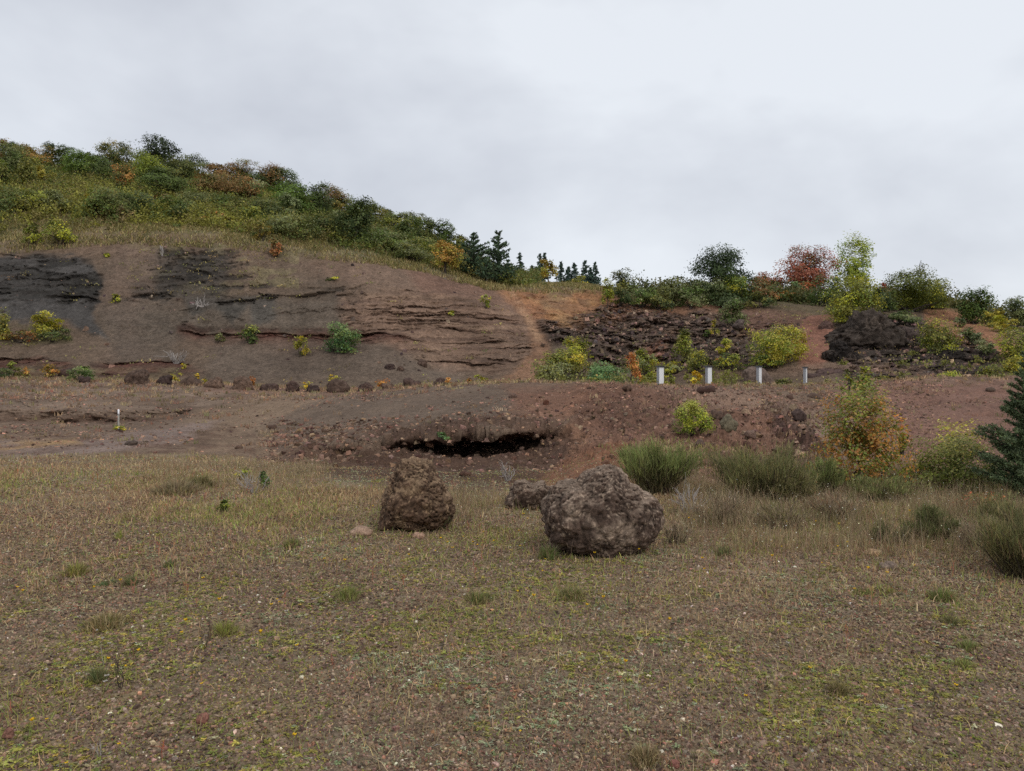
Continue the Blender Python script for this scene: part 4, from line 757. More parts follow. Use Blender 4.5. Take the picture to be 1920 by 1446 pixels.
for x, y, w, h, lb in [(332,714,32,16,'bright yellow fern beside a brown boulder on the bench'),(368,712,16,14,'orange fern just right of the bright yellow one'),(470,722,18,18,'orange fern leaning right of the rounded dark boulder'),(575,728,22,14,'yellow fern left of the mossy boulder'),(622,716,22,14,'yellow fern above the broad black brown boulder'),
   (718,726,34,18,'widest orange fern in the boulder row'),(840,726,20,14,'orange fern near the right end of the boulder row'),(880,726,18,12,'last small orange fern before the sandy fan'),(345,690,12,10,'yellow sprig hanging in the red ledge above the bench'),(385,718,12,10,'small yellow fern left of the boulder with the pale face'),(902,716,26,16,'pale green tuft at the foot of the layered rock')]:
    B('fern', lb, 'fern', x, y, w, h, YGREEN if 'green' in lb else (YELLOW + [(176,150,50)] if 'yellow' in lb else ORANGE), 'vase', dens=.6, lobes=6, group='ferns between the bench boulders', ymin=38)
# centre: foot of the gully
B('gully_bush','tall yellow crowned bush at the foot of the sandy gully','bush',1077,698,72,70,YGREEN+YELLOW+OLIVE,lobes=20,Y=54.5)
B('gully_bush','olive twiggy bush left of the tall yellow crowned one','bush',1040,714,82,58,OLIVE+GREYG,lobes=18,tcols=YGREEN,Y=51)
B('gully_bush','dense blue green bush in front of the orange sapling','bush',1138,730,84,52,BLUEG,lobes=22,tcols=[(106,132,86),(92,120,76)],dens=1.3,Y=47.5)
B('young_tree','slender sapling with flaming orange leaves between two green bushes','tree',1184,722,36,60,[(164,108,66),(148,94,60),(166,124,68)],'cone',Y=48.5,dens=.5,lobes=12,part='crown',stem='trunk')
B('gully_bush','yellow green bush behind the orange sapling','bush',1208,702,48,50,YGREEN+GREYG,Y=53)
B('gully_bush','pale yellow bush beside the first info panel','bush',1212,730,42,34,YELLOW+YGREEN,Y=49.5)
B('gully_bush','light green sprigs just right of the first info panel','bush',1254,728,28,28,YGREEN,Y=49.5,dens=.6)
B('gully_bush','small bright yellow bush left of the second info panel','bush',1305,728,28,32,[(188,160,40),(170,146,44),(150,138,46)],'vase',Y=48.6)
B('wall_bush','tall olive bush on the dark rock above the second panel','bush',1284,682,46,68,OLIVE+YGREEN,'cone',lobes=16,Y=58)
B('wall_bush','yellow olive bush at the right foot of the tall olive one','bush',1309,694,46,40,YGREEN+OLIVE,Y=57)
B('wall_bush','low pale green bush at the left foot of the tall olive one','bush',1260,700,56,26,GREYG+YGREEN,Y=57.5)
B('wall_bush','green bush with an orange tip low on the dark wall','bush',1370,693,52,32,GREEN+YGREEN,lobes=12,Y=57)
B('wall_bush','small orange twig bush at the left of the green low bush','bush',1348,680,16,14,ORANGE,Y=57.5)
B('wall_bush','small yellow bush halfway up the dark wall','bush',1363,664,34,30,YGREEN+YELLOW,Y=61)
B('wall_bush','thin yellowish sapling under the round green bush of the far wall','bush',1341,634,20,36,OLIVE+YELLOW,'cone',dens=.6,Y=66)
B('wall_bush','tiny bright green bush beside the thin yellowish sapling','bush',1328,628,16,12,GREEN,Y=66)
B('wall_bush','round dull green bush high on the far wall','bush',1371,610,54,54,GREYG+GREEN,lobes=16,Y=69)
B('wall_bush','widest and brightest yellow bush on the far wall','bush',1450,682,108,76,YGREEN+YELLOW+[(156,150,42),(140,142,44)],lobes=26,Y=60,dens=1.2)
B('wall_bush','golden bush at the right end of the widest yellow one','bush',1492,664,38,52,YELLOW+GOLD,Y=61)
B('wall_bush','dark green base growth below the widest yellow bush','bush',1440,690,60,26,GREEN+YGREEN,Y=58)
B('wall_bush','small green bush at the foot of the red gully','bush',1558,662,16,18,GREEN,Y=60)
B('wall_bush','yellow green pyramid bush hanging at the rim above the dark wall','tree',1137,576,28,54,YGREEN,'cone',lobes=14,Y=80,dens=.9)
B('wall_bush','round yellow green bush right of the large black outcrop','bush',1758,662,74,68,YGREEN+OLIVE,lobes=20,Y=59)
B('wall_bush','dark low shrub on the orange bank at the right','bush',1825,645,50,34,GREEN_D+GREYG,Y=62.5)
B('wall_bush','smaller dark shrub below on the orange bank','bush',1846,660,44,26,GREEN_D+GREYG,Y=61)
B('wall_bush','small grey green shrub at the top of the orange bank','bush',1800,612,24,20,GREYG+GREEN_D,Y=70)
B('wall_bush','big yellow green bush at the right edge below the orange bank','bush',1902,682,70,72,YGREEN+OLIVE,lobes=18,Y=57)
B('wall_bush','bright yellow bush at the right edge in front of the big yellow green one','bush',1905,716,50,50,YELLOW+YGREEN,Y=53)
B('wall_bush','spreading yellow green bush with orange leaves left of the pine top','bush',1860,720,64,38,YGREEN+OLIVE,'vase',Y=52,dens=.7)
B('wall_bush','row of low lime green shoots on the right mound crest','bush',1776,720,70,24,YGREEN+[(150,156,60)],'vase',Y=50,lobes=12)
B('wall_bush','small orange yellow shrub left of the lime green shoots','bush',1678,721,22,14,GOLD,Y=49)
B('wall_bush','yellow shrub among the dark lava behind the maple top','bush',1650,724,36,20,YELLOW+OLIVE,Y=49)
B('wall_bush','dark green clump left of the last info panel','bush',1470,727,46,18,GREEN_D+OLIVE,Y=50)
B('wall_bush','yellow grassy clump right of the last info panel','bush',1556,730,26,20,OLIVE+YELLOW,Y=47)
# ------------------------------------------------------------------ hill wood on the left: trees one can tell apart
HT = [ # name, label, px, py(base), w, h, palette, Y, shape
 ('reddish brown tree cut by the left edge on the skyline',2,300,40,52,RUST,133,'round',None),('small dark green tree next to the reddish brown one on the skyline',26,290,28,40,GREEN_D,134,'round',None),('grey green tree third on the skyline from the left',53,290,32,38,GREYG,134,'round',None),
 ('wide golden orange tree on the left of the skyline',62,318,66,50,GOLD+ORANGE+OLIVE,128,'round',None),('dark green tree right of the golden orange one',94,308,32,46,GREEN_D,132,'round',None),('round dark green tree before the wispy one',128,318,44,44,GREEN+GREEN_D,128,'round',None),
 ('bright mid green tree below the skyline on the left',150,334,66,52,[(74,98,34),(88,112,38),(62,84,34)],120,'round',None),('wispy thin crowned tree standing up from the skyline',174,300,28,32,GREYG+OLIVE,136,'vase',None),('gold green oak left of the big dark oak',220,318,66,56,OLIVE+GOLD+GREEN_D,130,'round',None),
 ('dark round tree below the wispy one',192,338,44,40,GREEN_D+GREEN,118,'round',None),('bright yellow green tree under the big dark oak',276,344,60,58,[(118,128,34),(104,116,36),(88,104,38)],114,'round',None),('small tree with peach orange leaves in the middle of the hill wood',232,356,54,40,[(176,122,70),(160,104,60)]+OLIVE,108,'vase',None),
 ('yellow tree in the left part of the hill wood',82,346,32,40,YELLOW+[(160,136,44)],112,'round',None),('olive tree left of the yellow one in the hill wood',54,350,40,50,OLIVE+YELLOW,114,'round',None),('grey green tree at the left edge below the skyline',14,336,56,56,GREYG+GREEN,118,'round',None),('yellow topped tree at the left edge low in the hill wood',4,352,36,42,YGREEN+OLIVE,110,'round',None),
 ('dark green tree below the bright yellow green one',310,366,74,50,GREEN_D+GREEN,104,'round',None),('deep green tree right under the big oak trunk',336,350,60,44,GREEN_D+OLIVE,112,'round',None),('dark bushy tree on the skyline right of the big oak',358,324,70,38,GREEN_D+OLIVE,131,'round',None),('small rusty tree under the right side of the big oak',322,316,28,26,RUST,131,'round',None),
 ('rust brown thicket tree first in the brown stretch of skyline',410,344,56,36,RUST,128,'vase',None),('rust brown thicket tree second in the brown stretch of skyline',450,350,56,40,RUST+OLIVE,127,'vase',None),('reddest of the rust brown trees beside the bright green one',505,362,50,46,RED+RUST,124,'vase',None),('low russet tree in front of the brown stretch of skyline',430,372,80,42,RUST+[(110,88,56)],116,'vase',None),('low olive russet tree left of the brown stretch',385,364,60,40,RUST+OLIVE,116,'vase',None),('pale russet tree in the middle of the brown stretch',474,376,70,40,RUST+GREYG,113,'vase',None),
 ('dark green tree on the skyline above the reddest one',495,344,44,38,GREEN_D+GREEN,129,'round',None),('taller dark green tree on the skyline above the bright green one',530,362,54,54,GREEN+GREEN_D,127,'round',None),('big bright green domed tree in the centre of the hill wood',546,404,92,62,[(70,96,34),(84,108,38),(60,82,34)],110,'round',None),('grey silvery willow in front of the bright green domed tree',548,412,46,44,[(108,118,92),(96,108,82)],105,'vase',None),
 ('tall dark tree right of the bright green domed one',598,408,48,66,GREEN_D+[(34,50,36)],112,'round',None),('small dark pointed tree on the skyline right of centre',570,366,22,34,GREEN_D,126,'cone',None),('tree with bare reddish top twigs on the skyline',625,388,54,48,OLIVE+RED+RUST,122,'round',None),('olive gold tree under the bare reddish one',640,400,44,36,GOLD+OLIVE,118,'round',None),
 ('spiky dark tree on the skyline with one tall shoot',672,404,30,38,GREEN_D,121,'cone','x'),('olive tree left of the dark oak on the grass slope',636,444,46,52,OLIVE+GREYG,102,'vase',None),('dark green oak standing free on the grass slope with its trunk in view',668,460,56,74,GREEN_D+[(40,58,36)],95,'round',None),('green tree behind the free standing dark oak',690,424,44,44,GREEN+OLIVE,112,'round',None),
 ('golden brown tree on the skyline right of the spiky one',700,424,44,44,GOLD+OLIVE,118,'round',None),('dark tree on the falling skyline',728,424,44,44,GREEN_D+OLIVE,117,'round',None),('yellow olive tree on the falling skyline',745,438,56,44,YGREEN+OLIVE,113,'round',None),('pale feathery tree on the falling skyline',778,436,40,44,[(124,126,80),(108,112,70)]+OLIVE,113,'vase',None),
 ('dark green tree below the pale feathery one',772,456,58,44,GREEN+GREEN_D,106,'round',None),('round dark tree near the lower end of the skyline',805,458,46,52,GREEN_D+OLIVE,109,'round',None),('last round dark tree of the skyline before the pines',832,466,44,56,GREEN+GREEN_D,108,'round',None),('low green tree under the last round dark ones',800,474,60,34,GREEN+OLIVE,101,'round',None),
 ('yellow orange tree with bare lower branches beside the pines',836,508,42,58,[(170,122,60),(150,116,56),(132,124,50)],90,'round',None),('yellow green bush left of the yellow orange tree',806,484,34,30,YGREEN,92,'round',None),('olive small tree between the yellow orange tree and the left pine',862,478,36,36,OLIVE+YELLOW,98,'vase',None),
 ('wide green bush low in the hill wood, left of centre',205,406,90,52,GREEN+OLIVE,93,'bush',None),('dark green bush low in the hill wood beside the wide green one',262,402,60,40,GREEN_D,92,'bush',None),('small yellow tree at the lower edge of the hill wood',172,404,24,34,YELLOW+[(160,140,70)],90,'vase',None),('olive green bush at the lower left of the hill wood',30,394,60,40,OLIVE+GREEN,92,'bush',None),
 ('green yellow bush right of the olive one, low in the hill wood',70,394,54,46,YGREEN+OLIVE,92,'bush',None),('dull green bush under the grey thicket at lower left',110,398,50,40,GREYG+OLIVE,92,'bush',None),('dark green bush at the lower edge under the yellow green bush',318,412,64,40,GREEN+GREEN_D,90,'bush',None),('rusty topped bush at the lower edge of the wood',300,388,54,34,RUST+OLIVE,97,'bush',None),
 ('grey olive bush below the russet trees',360,398,66,40,GREYG+OLIVE,97,'bush',None),('mid green bush below the russet trees',430,404,66,40,GREEN+OLIVE,98,'bush',None),('bright green bush right at the lower edge of the wood',468,414,50,30,YGREEN+GREEN,90,'bush',None),('dark olive bush behind the willow',500,412,60,40,OLIVE+GREEN_D,99,'bush',None),
 ('broad grey green bush on the grass slope below the willow',548,446,80,46,GREYG+OLIVE,93,'bush',None),('dark olive bush left of the free standing oak',606,448,44,44,GREEN_D+OLIVE,96,'bush',None),('low grey green bush right of the free standing oak',725,466,80,36,GREYG+GREEN,95,'bush',None),('low olive bush in the grass above the yellow orange tree',765,484,70,30,OLIVE+GREYG,93,'bush',None),
]
for lb, x, y, w, h, cs, Y, shp, tp in HT:
    cs = [tuple(.72 * a + .28 * b for a, b in zip(q, (84, 90, 48))) for q in cs]
    w, h = w * (.85 + .4 * rng.random()), h * (.85 + .3 * rng.random())
    B('hill_tree' if shp != 'bush' else 'hill_bush', lb, 'tree' if shp != 'bush' else 'bush', x, y + (2 if shp != 'bush' else 2), w * 1.15, h * 1.12, cs, shp, Y=Y, part='crown' if shp != 'bush' else 'foliage', stem='trunk' if shp != 'bush' else 'stems', z0=.12 if shp != 'bush' else None, dens=1.15, top=.1 if tp else None, leaf=.14)
B('oak_tree','big dark oak with an uneven crown, highest on the left skyline','tree',292,318,86,64,[(34,44,28),(42,52,30),(50,60,34)],'round',Y=130,part='crown',stem='trunk',lobes=22,dens=.95,twig=1.4,gap=1.15)
# ------------------------------------------------------------------ pines and the distant spruces
conifer('pine_tree','broad bushy pine at the corner of the rim, left of the tallest pine',886,526,74,88,PINE,Y=83,lean=.03)
conifer('pine_tree','tallest pine with an open top at the corner of the rim',936,538,70,100,PINE,Y=84,lean=-.02,tiers=12)
conifer('pine_tree','low dark pine at the right foot of the tallest pine',952,540,42,52,PINE,Y=86,tiers=8)
conifer('pine_tree','low spreading pine between the two taller rim pines',912,532,64,44,PINE,Y=81,tiers=7)
for x, y, w, h, lb in [(974,524,22,46,'distant spruce standing apart, nearest the rim pines'),(1012,524,20,44,'distant spruce left of the golden tree, behind it'),(1021,520,16,42,'distant spruce whose tip shows above the golden tree'),(1052,528,18,34,'distant spruce just right of the golden tree'),(1066,528,16,26,'shortest distant spruce in the right cluster'),(1077,530,20,34,'distant spruce in the middle of the right cluster'),(1097,532,24,40,'broad distant spruce, tallest of the right cluster'),(1107,532,14,28,'thin distant spruce behind the broad one'),(1116,532,18,36,'last distant spruce at the right end of the cluster'),(997,526,16,26,'low distant spruce in the gap before the golden tree')]:
    conifer('spruce_tree', lb, x, y + 2, w * 1.1, h * 1.15, SPRUCE, Y=280, kind='spruce', group='distant spruces behind the rim', tiers=12)
B('golden_tree','round golden tree among the distant spruces','tree',1028,532,36,46,GOLD+YELLOW,'round',Y=105,part='crown',stem='trunk',z0=.2)
B('distant_tree','dark green round tree left of the golden tree','tree',1000,530,40,30,GREEN_D+GREEN,'round',Y=150,part='crown',stem='trunk')
B('distant_tree','dull green low tree beside the right foot of the tallest pine','tree',972,530,34,22,GREEN_D+OLIVE,'round',Y=130,part='crown',stem='trunk')
B('distant_tree','yellowish bush in front of the right spruce cluster','bush',1080,534,44,18,OLIVE+YELLOW,'bush',Y=120)
# ------------------------------------------------------------------ the right rim
RT = [('rim_tree','thorny small tree with bare tips where the right hedge begins',1168,556,44,54,OLIVE+GREEN_D,86,'vase'),('rim_bush','dark bush under the thorny small tree',1160,574,50,34,GREEN_D+OLIVE,80,'bush'),('rim_bush','grey green hedge bush, leftmost of the right hedge',1205,572,56,40,GREYG+GREEN,82,'bush'),
 ('rim_bush','olive hedge bush with pale feathery top',1255,572,66,54,GREYG+OLIVE,82,'bush'),('rim_bush','dark hedge bush in front of the feathery one',1232,578,60,30,GREEN_D+OLIVE,80,'bush'),('rim_bush','mid green hedge bush left of the dark oak',1292,574,50,44,GREEN+GREYG,82,'bush'),('rim_bush','domed grey green bush below the dark oak',1332,566,68,48,GREYG+GREEN_D,80,'bush'),
 ('rim_bush','domed lime topped bush right below the dark oak',1376,564,58,52,GREEN+YGREEN,79,'bush'),('rim_bush','dark green bush under the lime topped one',1362,574,70,34,GREEN_D,78,'bush'),('rim_bush','grey twiggy bush between the dark oak and the red tree',1420,562,56,46,GREYG+RUST,81,'bush'),('rim_bush','deep green bush below the grey twiggy bush',1425,574,54,30,GREEN_D+OLIVE,78,'bush'),
 ('rim_bush','flat green bush with orange edges below the red tree',1452,562,66,26,GREEN+ORANGE,76,'bush'),('rim_bush','blue green bush in shade below the red tree',1485,560,38,34,BLUEG+GREEN_D,78,'bush'),('rim_bush','dark green bush between the red tree and the ash',1550,572,56,60,GREEN_D+GREEN,79,'bush'),('rim_bush','orange low spray of leaves in front of the red tree',1508,555,52,34,[(140,88,60),(150,98,64),(130,82,58)],76,'vase'),
 ('rim_tree','wide low spray of orange red branches left of the red tree',1436,534,82,44,RED+[(140,88,64)],85,'vase'),('rim_tree','tall yellow green ash with an oval crown, highest on the right rim',1605,560,76,124,[(118,130,50),(98,116,46),(132,140,56)],85,'round'),('rim_tree','small bright red tree top right of the ash',1654,536,30,34,[(150,72,56),(134,66,52)],88,'round'),
 ('rim_tree','spindly bush with pale green leaves right of the ash',1672,540,30,36,GREYG+GREEN,90,'vase'),('rim_bush','big olive yellow bush hanging over the black outcrop',1600,608,92,92,OLIVE+YGREEN,74,'bush'),('rim_bush','largest dome of dark olive leaves on the right rim',1706,582,108,84,[(78,86,34),(64,72,34),(92,96,38)],78,'bush'),
 ('rim_bush','green bush forming the right shoulder of the large dome',1752,576,60,60,GREEN+YGREEN,79,'bush'),('rim_bush','dark gap filling bush left in the large dome',1652,582,48,50,GREEN_D,80,'bush'),('rim_tree','dark green many stemmed tree right of the orange bank',1828,604,70,68,GREEN_D+GREEN,79,'vase'),
 ('rim_bush','yellow olive bush at the foot of the many stemmed tree',1868,612,44,36,YELLOW+OLIVE,74,'bush'),('rim_bush','bright yellow bush on the slope near the right edge',1882,622,46,34,YELLOW+YGREEN,72,'bush'),('rim_tree','dark tree at the right edge on the skyline',1908,614,48,60,GREEN_D+GREYG,86,'round'),('rim_tree','low dark tree left of the right edge skyline tree',1880,606,32,34,GREEN_D+OLIVE,88,'round'),
 ('rim_bush','dark olive bush hanging under the ash','1570',590,46,40,GREEN_D+OLIVE,76,'bush'),('rim_bush','low dark shrubs on the terrace above the black outcrop',1690,604,70,24,GREEN_D+GREYG,75,'bush')]
for nm_, lb, x, y, w, h, cs, Y, shp in RT:
    tr = 'tree' in nm_
    B(nm_, lb, 'tree' if tr else 'bush', float(x), y, w * 1.06, h, cs, shp, Y=Y, part='crown' if tr else 'foliage', stem='trunk' if tr else 'stems', dens=.9 if 'ash' in lb else 1.2, z0=.1 if ('oval' in lb) else None, twig=1.7 if tr else 2)
B('rim_tree','broad dark oak standing clear on the right rim','tree',1354,556,124,96,[(36,48,30),(44,58,34),(52,66,38)],'round',Y=86,part='crown',stem='trunk',lobes=26,dens=1.25,twig=1.6,gap=1.0,z0=.08)
B('rim_tree','large spreading tree with brick red autumn leaves','tree',1514,550,112,100,RED+[(150,80,62),(142,76,58)],'round',Y=86,part='crown',stem='trunk',lobes=34,dens=1.3,twig=1.9,z0=.06)
snag('bare_shoot','bare twig with a few dead leaves sticking up from the large dome bush',1722,540,16,56,Y=78,n=4,mat=M_BARK)

# ------------------------------------------------------------------ mound and meadow shrubs
B('round_bush','round yellow green bush alone on the red mound','bush',1301,812,70,66,[(112,124,36),(96,112,36),(128,134,44),(84,102,36)],lobes=26,dens=1.25,leaf=.022,tcols=[(138,140,52)])
B('small_bush','green sprout hanging from the lip of the hollow','bush',832,824,34,14,GREEN+BLUEG,dens=.8,Y=17.35)
B('small_bush','yellow tuft at the base of the marker post','bush',222,806,22,9,YELLOW+YGREEN)
B('maple_tree','young maple with orange and green leaves in front of the mound','tree',1612,908,164,200,[(142,104,54),(126,114,52),(100,108,48),(86,98,46),(108,112,48),(132,96,54)],'bush',Y=10.6,part='crown',stem='trunk',lobes=30,dens=.95,leaf=.027,twig=1.3,gap=1.1,w=[.24,.17,.19,.15,.12,.13])
B('maple_shoot','thin yellow green top shoot rising left above the maple','tree',1592,742,26,48,YGREEN+OLIVE,'cone',Y=15,dens=.5,leaf=.035,part='crown',stem='trunk')
B('maple_shoot','leafy olive shoot rising right above the maple','tree',1622,748,44,62,OLIVE+YGREEN+GREEN,'cone',Y=15.5,dens=.7,leaf=.035,part='crown',stem='trunk')
B('young_tree','separate orange tipped branch at the right of the maple','tree',1690,850,40,70,[(176,110,50),(150,120,46),(104,112,44)],'vase',Y=11.2,dens=.4,leaf=.032,part='crown',stem='trunk')
B('twiggy_bush','pale yellow leaved twiggy bush left of the big pine','bush',1792,870,104,86,[(160,150,74),(140,138,62),(124,124,60)],'vase',Y=12.0,dens=.32,leaf=.028,lobes=22)
B('round_bush','broad olive green bush between the maple and the big pine','bush',1790,934,186,122,[(84,92,40),(98,104,44),(72,80,36)],'bush',Y=10.4,dens=.95,leaf=.024,lobes=30,tcols=[(120,118,58),(104,106,52)])
conifer('pine_tree','blue green pine at the right edge of the meadow',1930,958,150,290,[(54,66,46),(64,78,52),(76,90,60)],Y=9.4,tiers=15,per=13,leaf=.02,dens=1.5)
B('bramble_bush','low bramble with red and green leaves under the pine','bush',1850,968,104,46,[(130,64,44),(104,90,50),(84,78,44),(150,84,48)],'bush',Y=8.9,dens=.8,leaf=.022)
BG = [(98,112,56),(86,100,48),(112,122,66),(104,104,64)]; BO = [(106,108,62),(92,96,56),(122,114,74)]; DEAD = [(128,114,94),(110,98,82),(96,84,70),(136,122,104)]
BD = [(78,84,50),(88,92,54),(98,92,64)]
broom('broom_bush','bright green broom bush directly behind the largest boulder',1232,922,160,108,BG,Y=10.2,n=7500)
broom('broom_bush','dark olive broom bush between the bright green one and the maple',1420,944,200,122,BD+BO,Y=9.8,n=8500)
broom('broom_bush','small upright green broom at the left foot of the maple',1545,924,70,72,BG,Y=10.0,n=3000)
broom('broom_bush','wind bent brown green broom right of the dark olive one',1482,948,110,80,BO+[(120,110,80)],Y=9.5,n=3800,lean=1.2)
broom('broom_bush','low green broom on the open slope left of the bright green one',1190,880,60,44,BG+BO,Y=11.3,n=900)
broom('broom_bush','grass green broom below the broad olive bush',1650,940,120,56,BO+BG,Y=9.6,n=3600)
broom('broom_bush','dark tufted broom in the tall grass left of the right edge',1748,1016,96,76,BD+[(84,96,50)],Y=7.4,n=3600,lean=.6)
broom('broom_bush','small dark broom left of the tufted one in the tall grass',1652,1024,50,56,BD,Y=7.2,n=900,lean=.6)
broom('broom_bush','tiny dark broom between the two dark ones in the tall grass',1692,1022,36,44,BD,Y=7.2,n=600,lean=.6)
broom('broom_bush','large dark green broom cut by the right edge of the photo',1930,1092,210,168,BD+BO+[(120,100,74)],Y=6.1,n=9000,lean=.9,tufts=60)
broom('broom_bush','brown green broom behind the large one at the right edge',1890,1000,120,80,BO+BD,Y=7.8,n=3800)
broom('broom_bush','dark green grassy broom leaning on the right of the tall brown boulder',818,990,70,52,[(74,88,52),(86,98,60)],n=900,lean=1.2)
B('small_bush','small leafy green plant in the straw coloured grass left of centre','bush',497,912,26,32,GREEN+BLUEG,leaf=.02)
B('small_bush','yellow flowering plant in the straw grass left of the green one','bush',452,900,36,24,YGREEN+OLIVE,'vase',leaf=.02,dens=.5)
B('small_bush','small green and yellow plant in the open meadow left of centre','bush',420,958,30,22,GREEN+YGREEN,leaf=.014)
snag('dead_shrub','bleached dead shrub in front of the right end of the hollow',953,900,34,46,n=10)
snag('dead_branch','bleached fallen branches above the red ledge of the left wall',332,680,48,26,n=14)
snag('dead_branch','pale roots hanging in the grey wall below the short black ledges',378,574,38,16,n=12)
snag('dead_branch','short bare stick standing on the upper left wall',306,480,10,20,n=3)
broom('dead_weeds','grey brown dead weeds just right of the bleached twigs',1352,984,110,70,DEAD,Y=8.2,n=1500,base=DEAD,cat='weeds')
broom('dead_weeds','grey brown dead weeds in front of the wind bent broom',1470,996,120,66,DEAD+BO,Y=7.9,n=1600,base=DEAD,cat='weeds')
broom('dead_weeds','reddish dead weeds below the maple',1570,972,110,56,DEAD+[(124,88,66)],Y=8.4,n=1500,base=DEAD,cat='weeds')
broom('dead_weeds','brown dead weeds between the tufted broom and the large one at the right edge',1838,1034,110,74,DEAD+[(112,88,72)],Y=7.0,n=1700,base=DEAD,cat='weeds')
broom('dead_weeds','low dead weeds touching the right side of the largest boulder',1268,1020,56,48,DEAD,Y=7.2,n=700,base=DEAD,cat='weeds')
snag('dead_shrub','bleached dead twigs right of the largest boulder',1290,960,70,60,n=14)
snag('dead_shrub','grey dead stems standing among the straw grass on the left',478,922,60,44,n=9)
snag('dead_branch','roots hanging from the ledge under the round yellow green bush',1748,682,40,24,Y=58,n=8)
snag('weed_stalk','tall dark seed stalk in the left foreground',228,1290,26,84,n=4,mat=M_BARK,rr=.0022)
snag('weed_stalk','thin pale stalk rising from the dry tuft in the left foreground',195,1250,8,110,n=1,rr=.002)
snag('weed_stalk','brown stalk with side twigs in the left foreground right of the tuft',385,1215,24,70,n=4,mat=M_BARK,rr=.002)
snag('weed_stalk','dry forked twig low in the left foreground',188,1415,36,60,n=4,rr=.002)
snag('weed_stalk','thin brown stalk near the right edge of the foreground',1758,1330,20,70,n=2,mat=M_BARK,rr=.002)
snag('weed_stalk','brown stalk in front of the largest boulder',1185,1150,14,50,n=3,mat=M_BARK,rr=.002)
def twig(label, x, y, lpx, ang, rpx=2.2, mat=None):
    p = spot(x, y); s_ = p[1] / F; Lh = lpx * s_ / 2; dx, dy = math.cos(ang) * Lh, math.sin(ang) * Lh; r = rpx * s_ * .5
    ps = [limb((-dx, -dy, r), (dx, dy, r * 1.5), r, r * .5, 7, .06)]; ps.append(limb((dx * .1, dy * .1, r), (dx * .6 - dy * .3, dy * .6 + dx * .3, r * 3), r * .6, r * .3, 5, .08))
    V, Q = join(ps); o = mesh('fallen_twig', V, Q, None, mat or M_PALEBARK, True); o.location = tuple(p); tag(o, label, 'twig')
twig('short pale stick lying at the bottom right of centre', 815, 1398, 34, .5); twig('pale stick at the very bottom left of the photo', 105, 1437, 38, -.2); twig('light grey twig beside the yellow moss at lower right', 1690, 1330, 60, .3, 2.6)
twig('dark bent twig at the lower right corner', 1870, 1410, 90, -.7, 3, M_BARK); twig('thin pale twig left of the small weed patch in the middle left', 598, 1124, 24, .4); twig('slender dry twig near the bottom between centre and left', 395, 1428, 60, .9, 1.8); twig('small pale twig below the leaf rosettes in the centre', 1045, 1262, 22, 1.3)
STRAW = [(136,122,90),(122,108,80),(152,138,106)]; FG = [(92,102,54),(104,112,58),(84,92,50),(122,112,72)]
for a in [('bright green grass tuft on the right of the foreground',1771,1121,68,30,FG+[(92,116,48),(86,108,44)],520,None),('wide dry and green grass tuft on the left of the foreground',202,1172,96,38,STRAW+[(112,104,60)],700,None),('green heart of the wide dry tuft on the left',206,1176,30,34,FG,200,None),
   ('dry brown grass tuft at the bottom right of centre',1212,1424,78,46,STRAW+[(104,90,62)],420,None),('green grass tuft low in the left foreground beside orange flowers',186,1276,46,44,[(84,92,56),(98,104,66)],260,None),('flat dark green tuft left of the bright green one',1622,1112,56,16,FG,240,None),('yellow green flat tuft just left of the bright green one',1668,1110,48,14,[(124,124,60)],200,None),
   ('dark green sprig on the left meadow',247,1094,28,34,[(80,92,56)],160,None),('small dark green tuft in the left meadow',318,1064,24,22,[(80,92,56)],120,None),('dull green tuft right of the largest boulder',1356,1036,42,24,[(84,94,60),(104,104,70)],200,None),('dull green tuft near the yellow moss on the right',1786,1168,46,24,[(86,90,56),(104,100,64)],200,None),
   ('lime green weed patch in the middle left foreground',655,1122,60,36,[(112,118,58),(98,108,54)],360,None),('broad grass tuft in front of the largest boulder',1075,1120,64,36,FG+STRAW,420,None),('low green grass patch in the centre foreground',900,1126,76,26,FG,460,None),('grass tuft below the left end of the largest boulder',1030,1046,44,36,[(74,90,42),(90,104,50)],320,None),
   ('green plant cluster with white flower left of the tall boulder',545,1022,40,20,FG+[(124,130,60)],260,None),('yellow green herb clump in the left foreground',420,1186,60,34,[(126,130,56),(110,112,52)],300,None),('yellow herb clump on the left meadow',142,1076,46,38,[(128,124,60),(112,112,56)],260,None),('small yellow green sprig standing on the left meadow',222,1008,14,28,[(116,124,50)],60,None),
   ('dark green tuft left of the mossy patch on the left meadow',205,1096,60,14,[(70,92,56)],200,None),('green herb at the right foreground below the moss',1810,1250,60,24,[(110,118,58)],260,None),('dry herb in the right foreground between moss patches',1575,1300,50,36,[(112,104,66),(98,90,60)],260,None),('green clump in the right foreground near white stones',1820,1215,50,24,[(104,112,60)],220,None),
   ('grey dry grass clump at the back of the left meadow',330,924,110,34,[(120,108,86),(104,94,74)],900,None),('olive grass clump above the grey dry one at the back',372,912,60,34,[(104,98,64),(90,88,58)],500,None)]:
    tuft('grass_tuft', *a[:7])

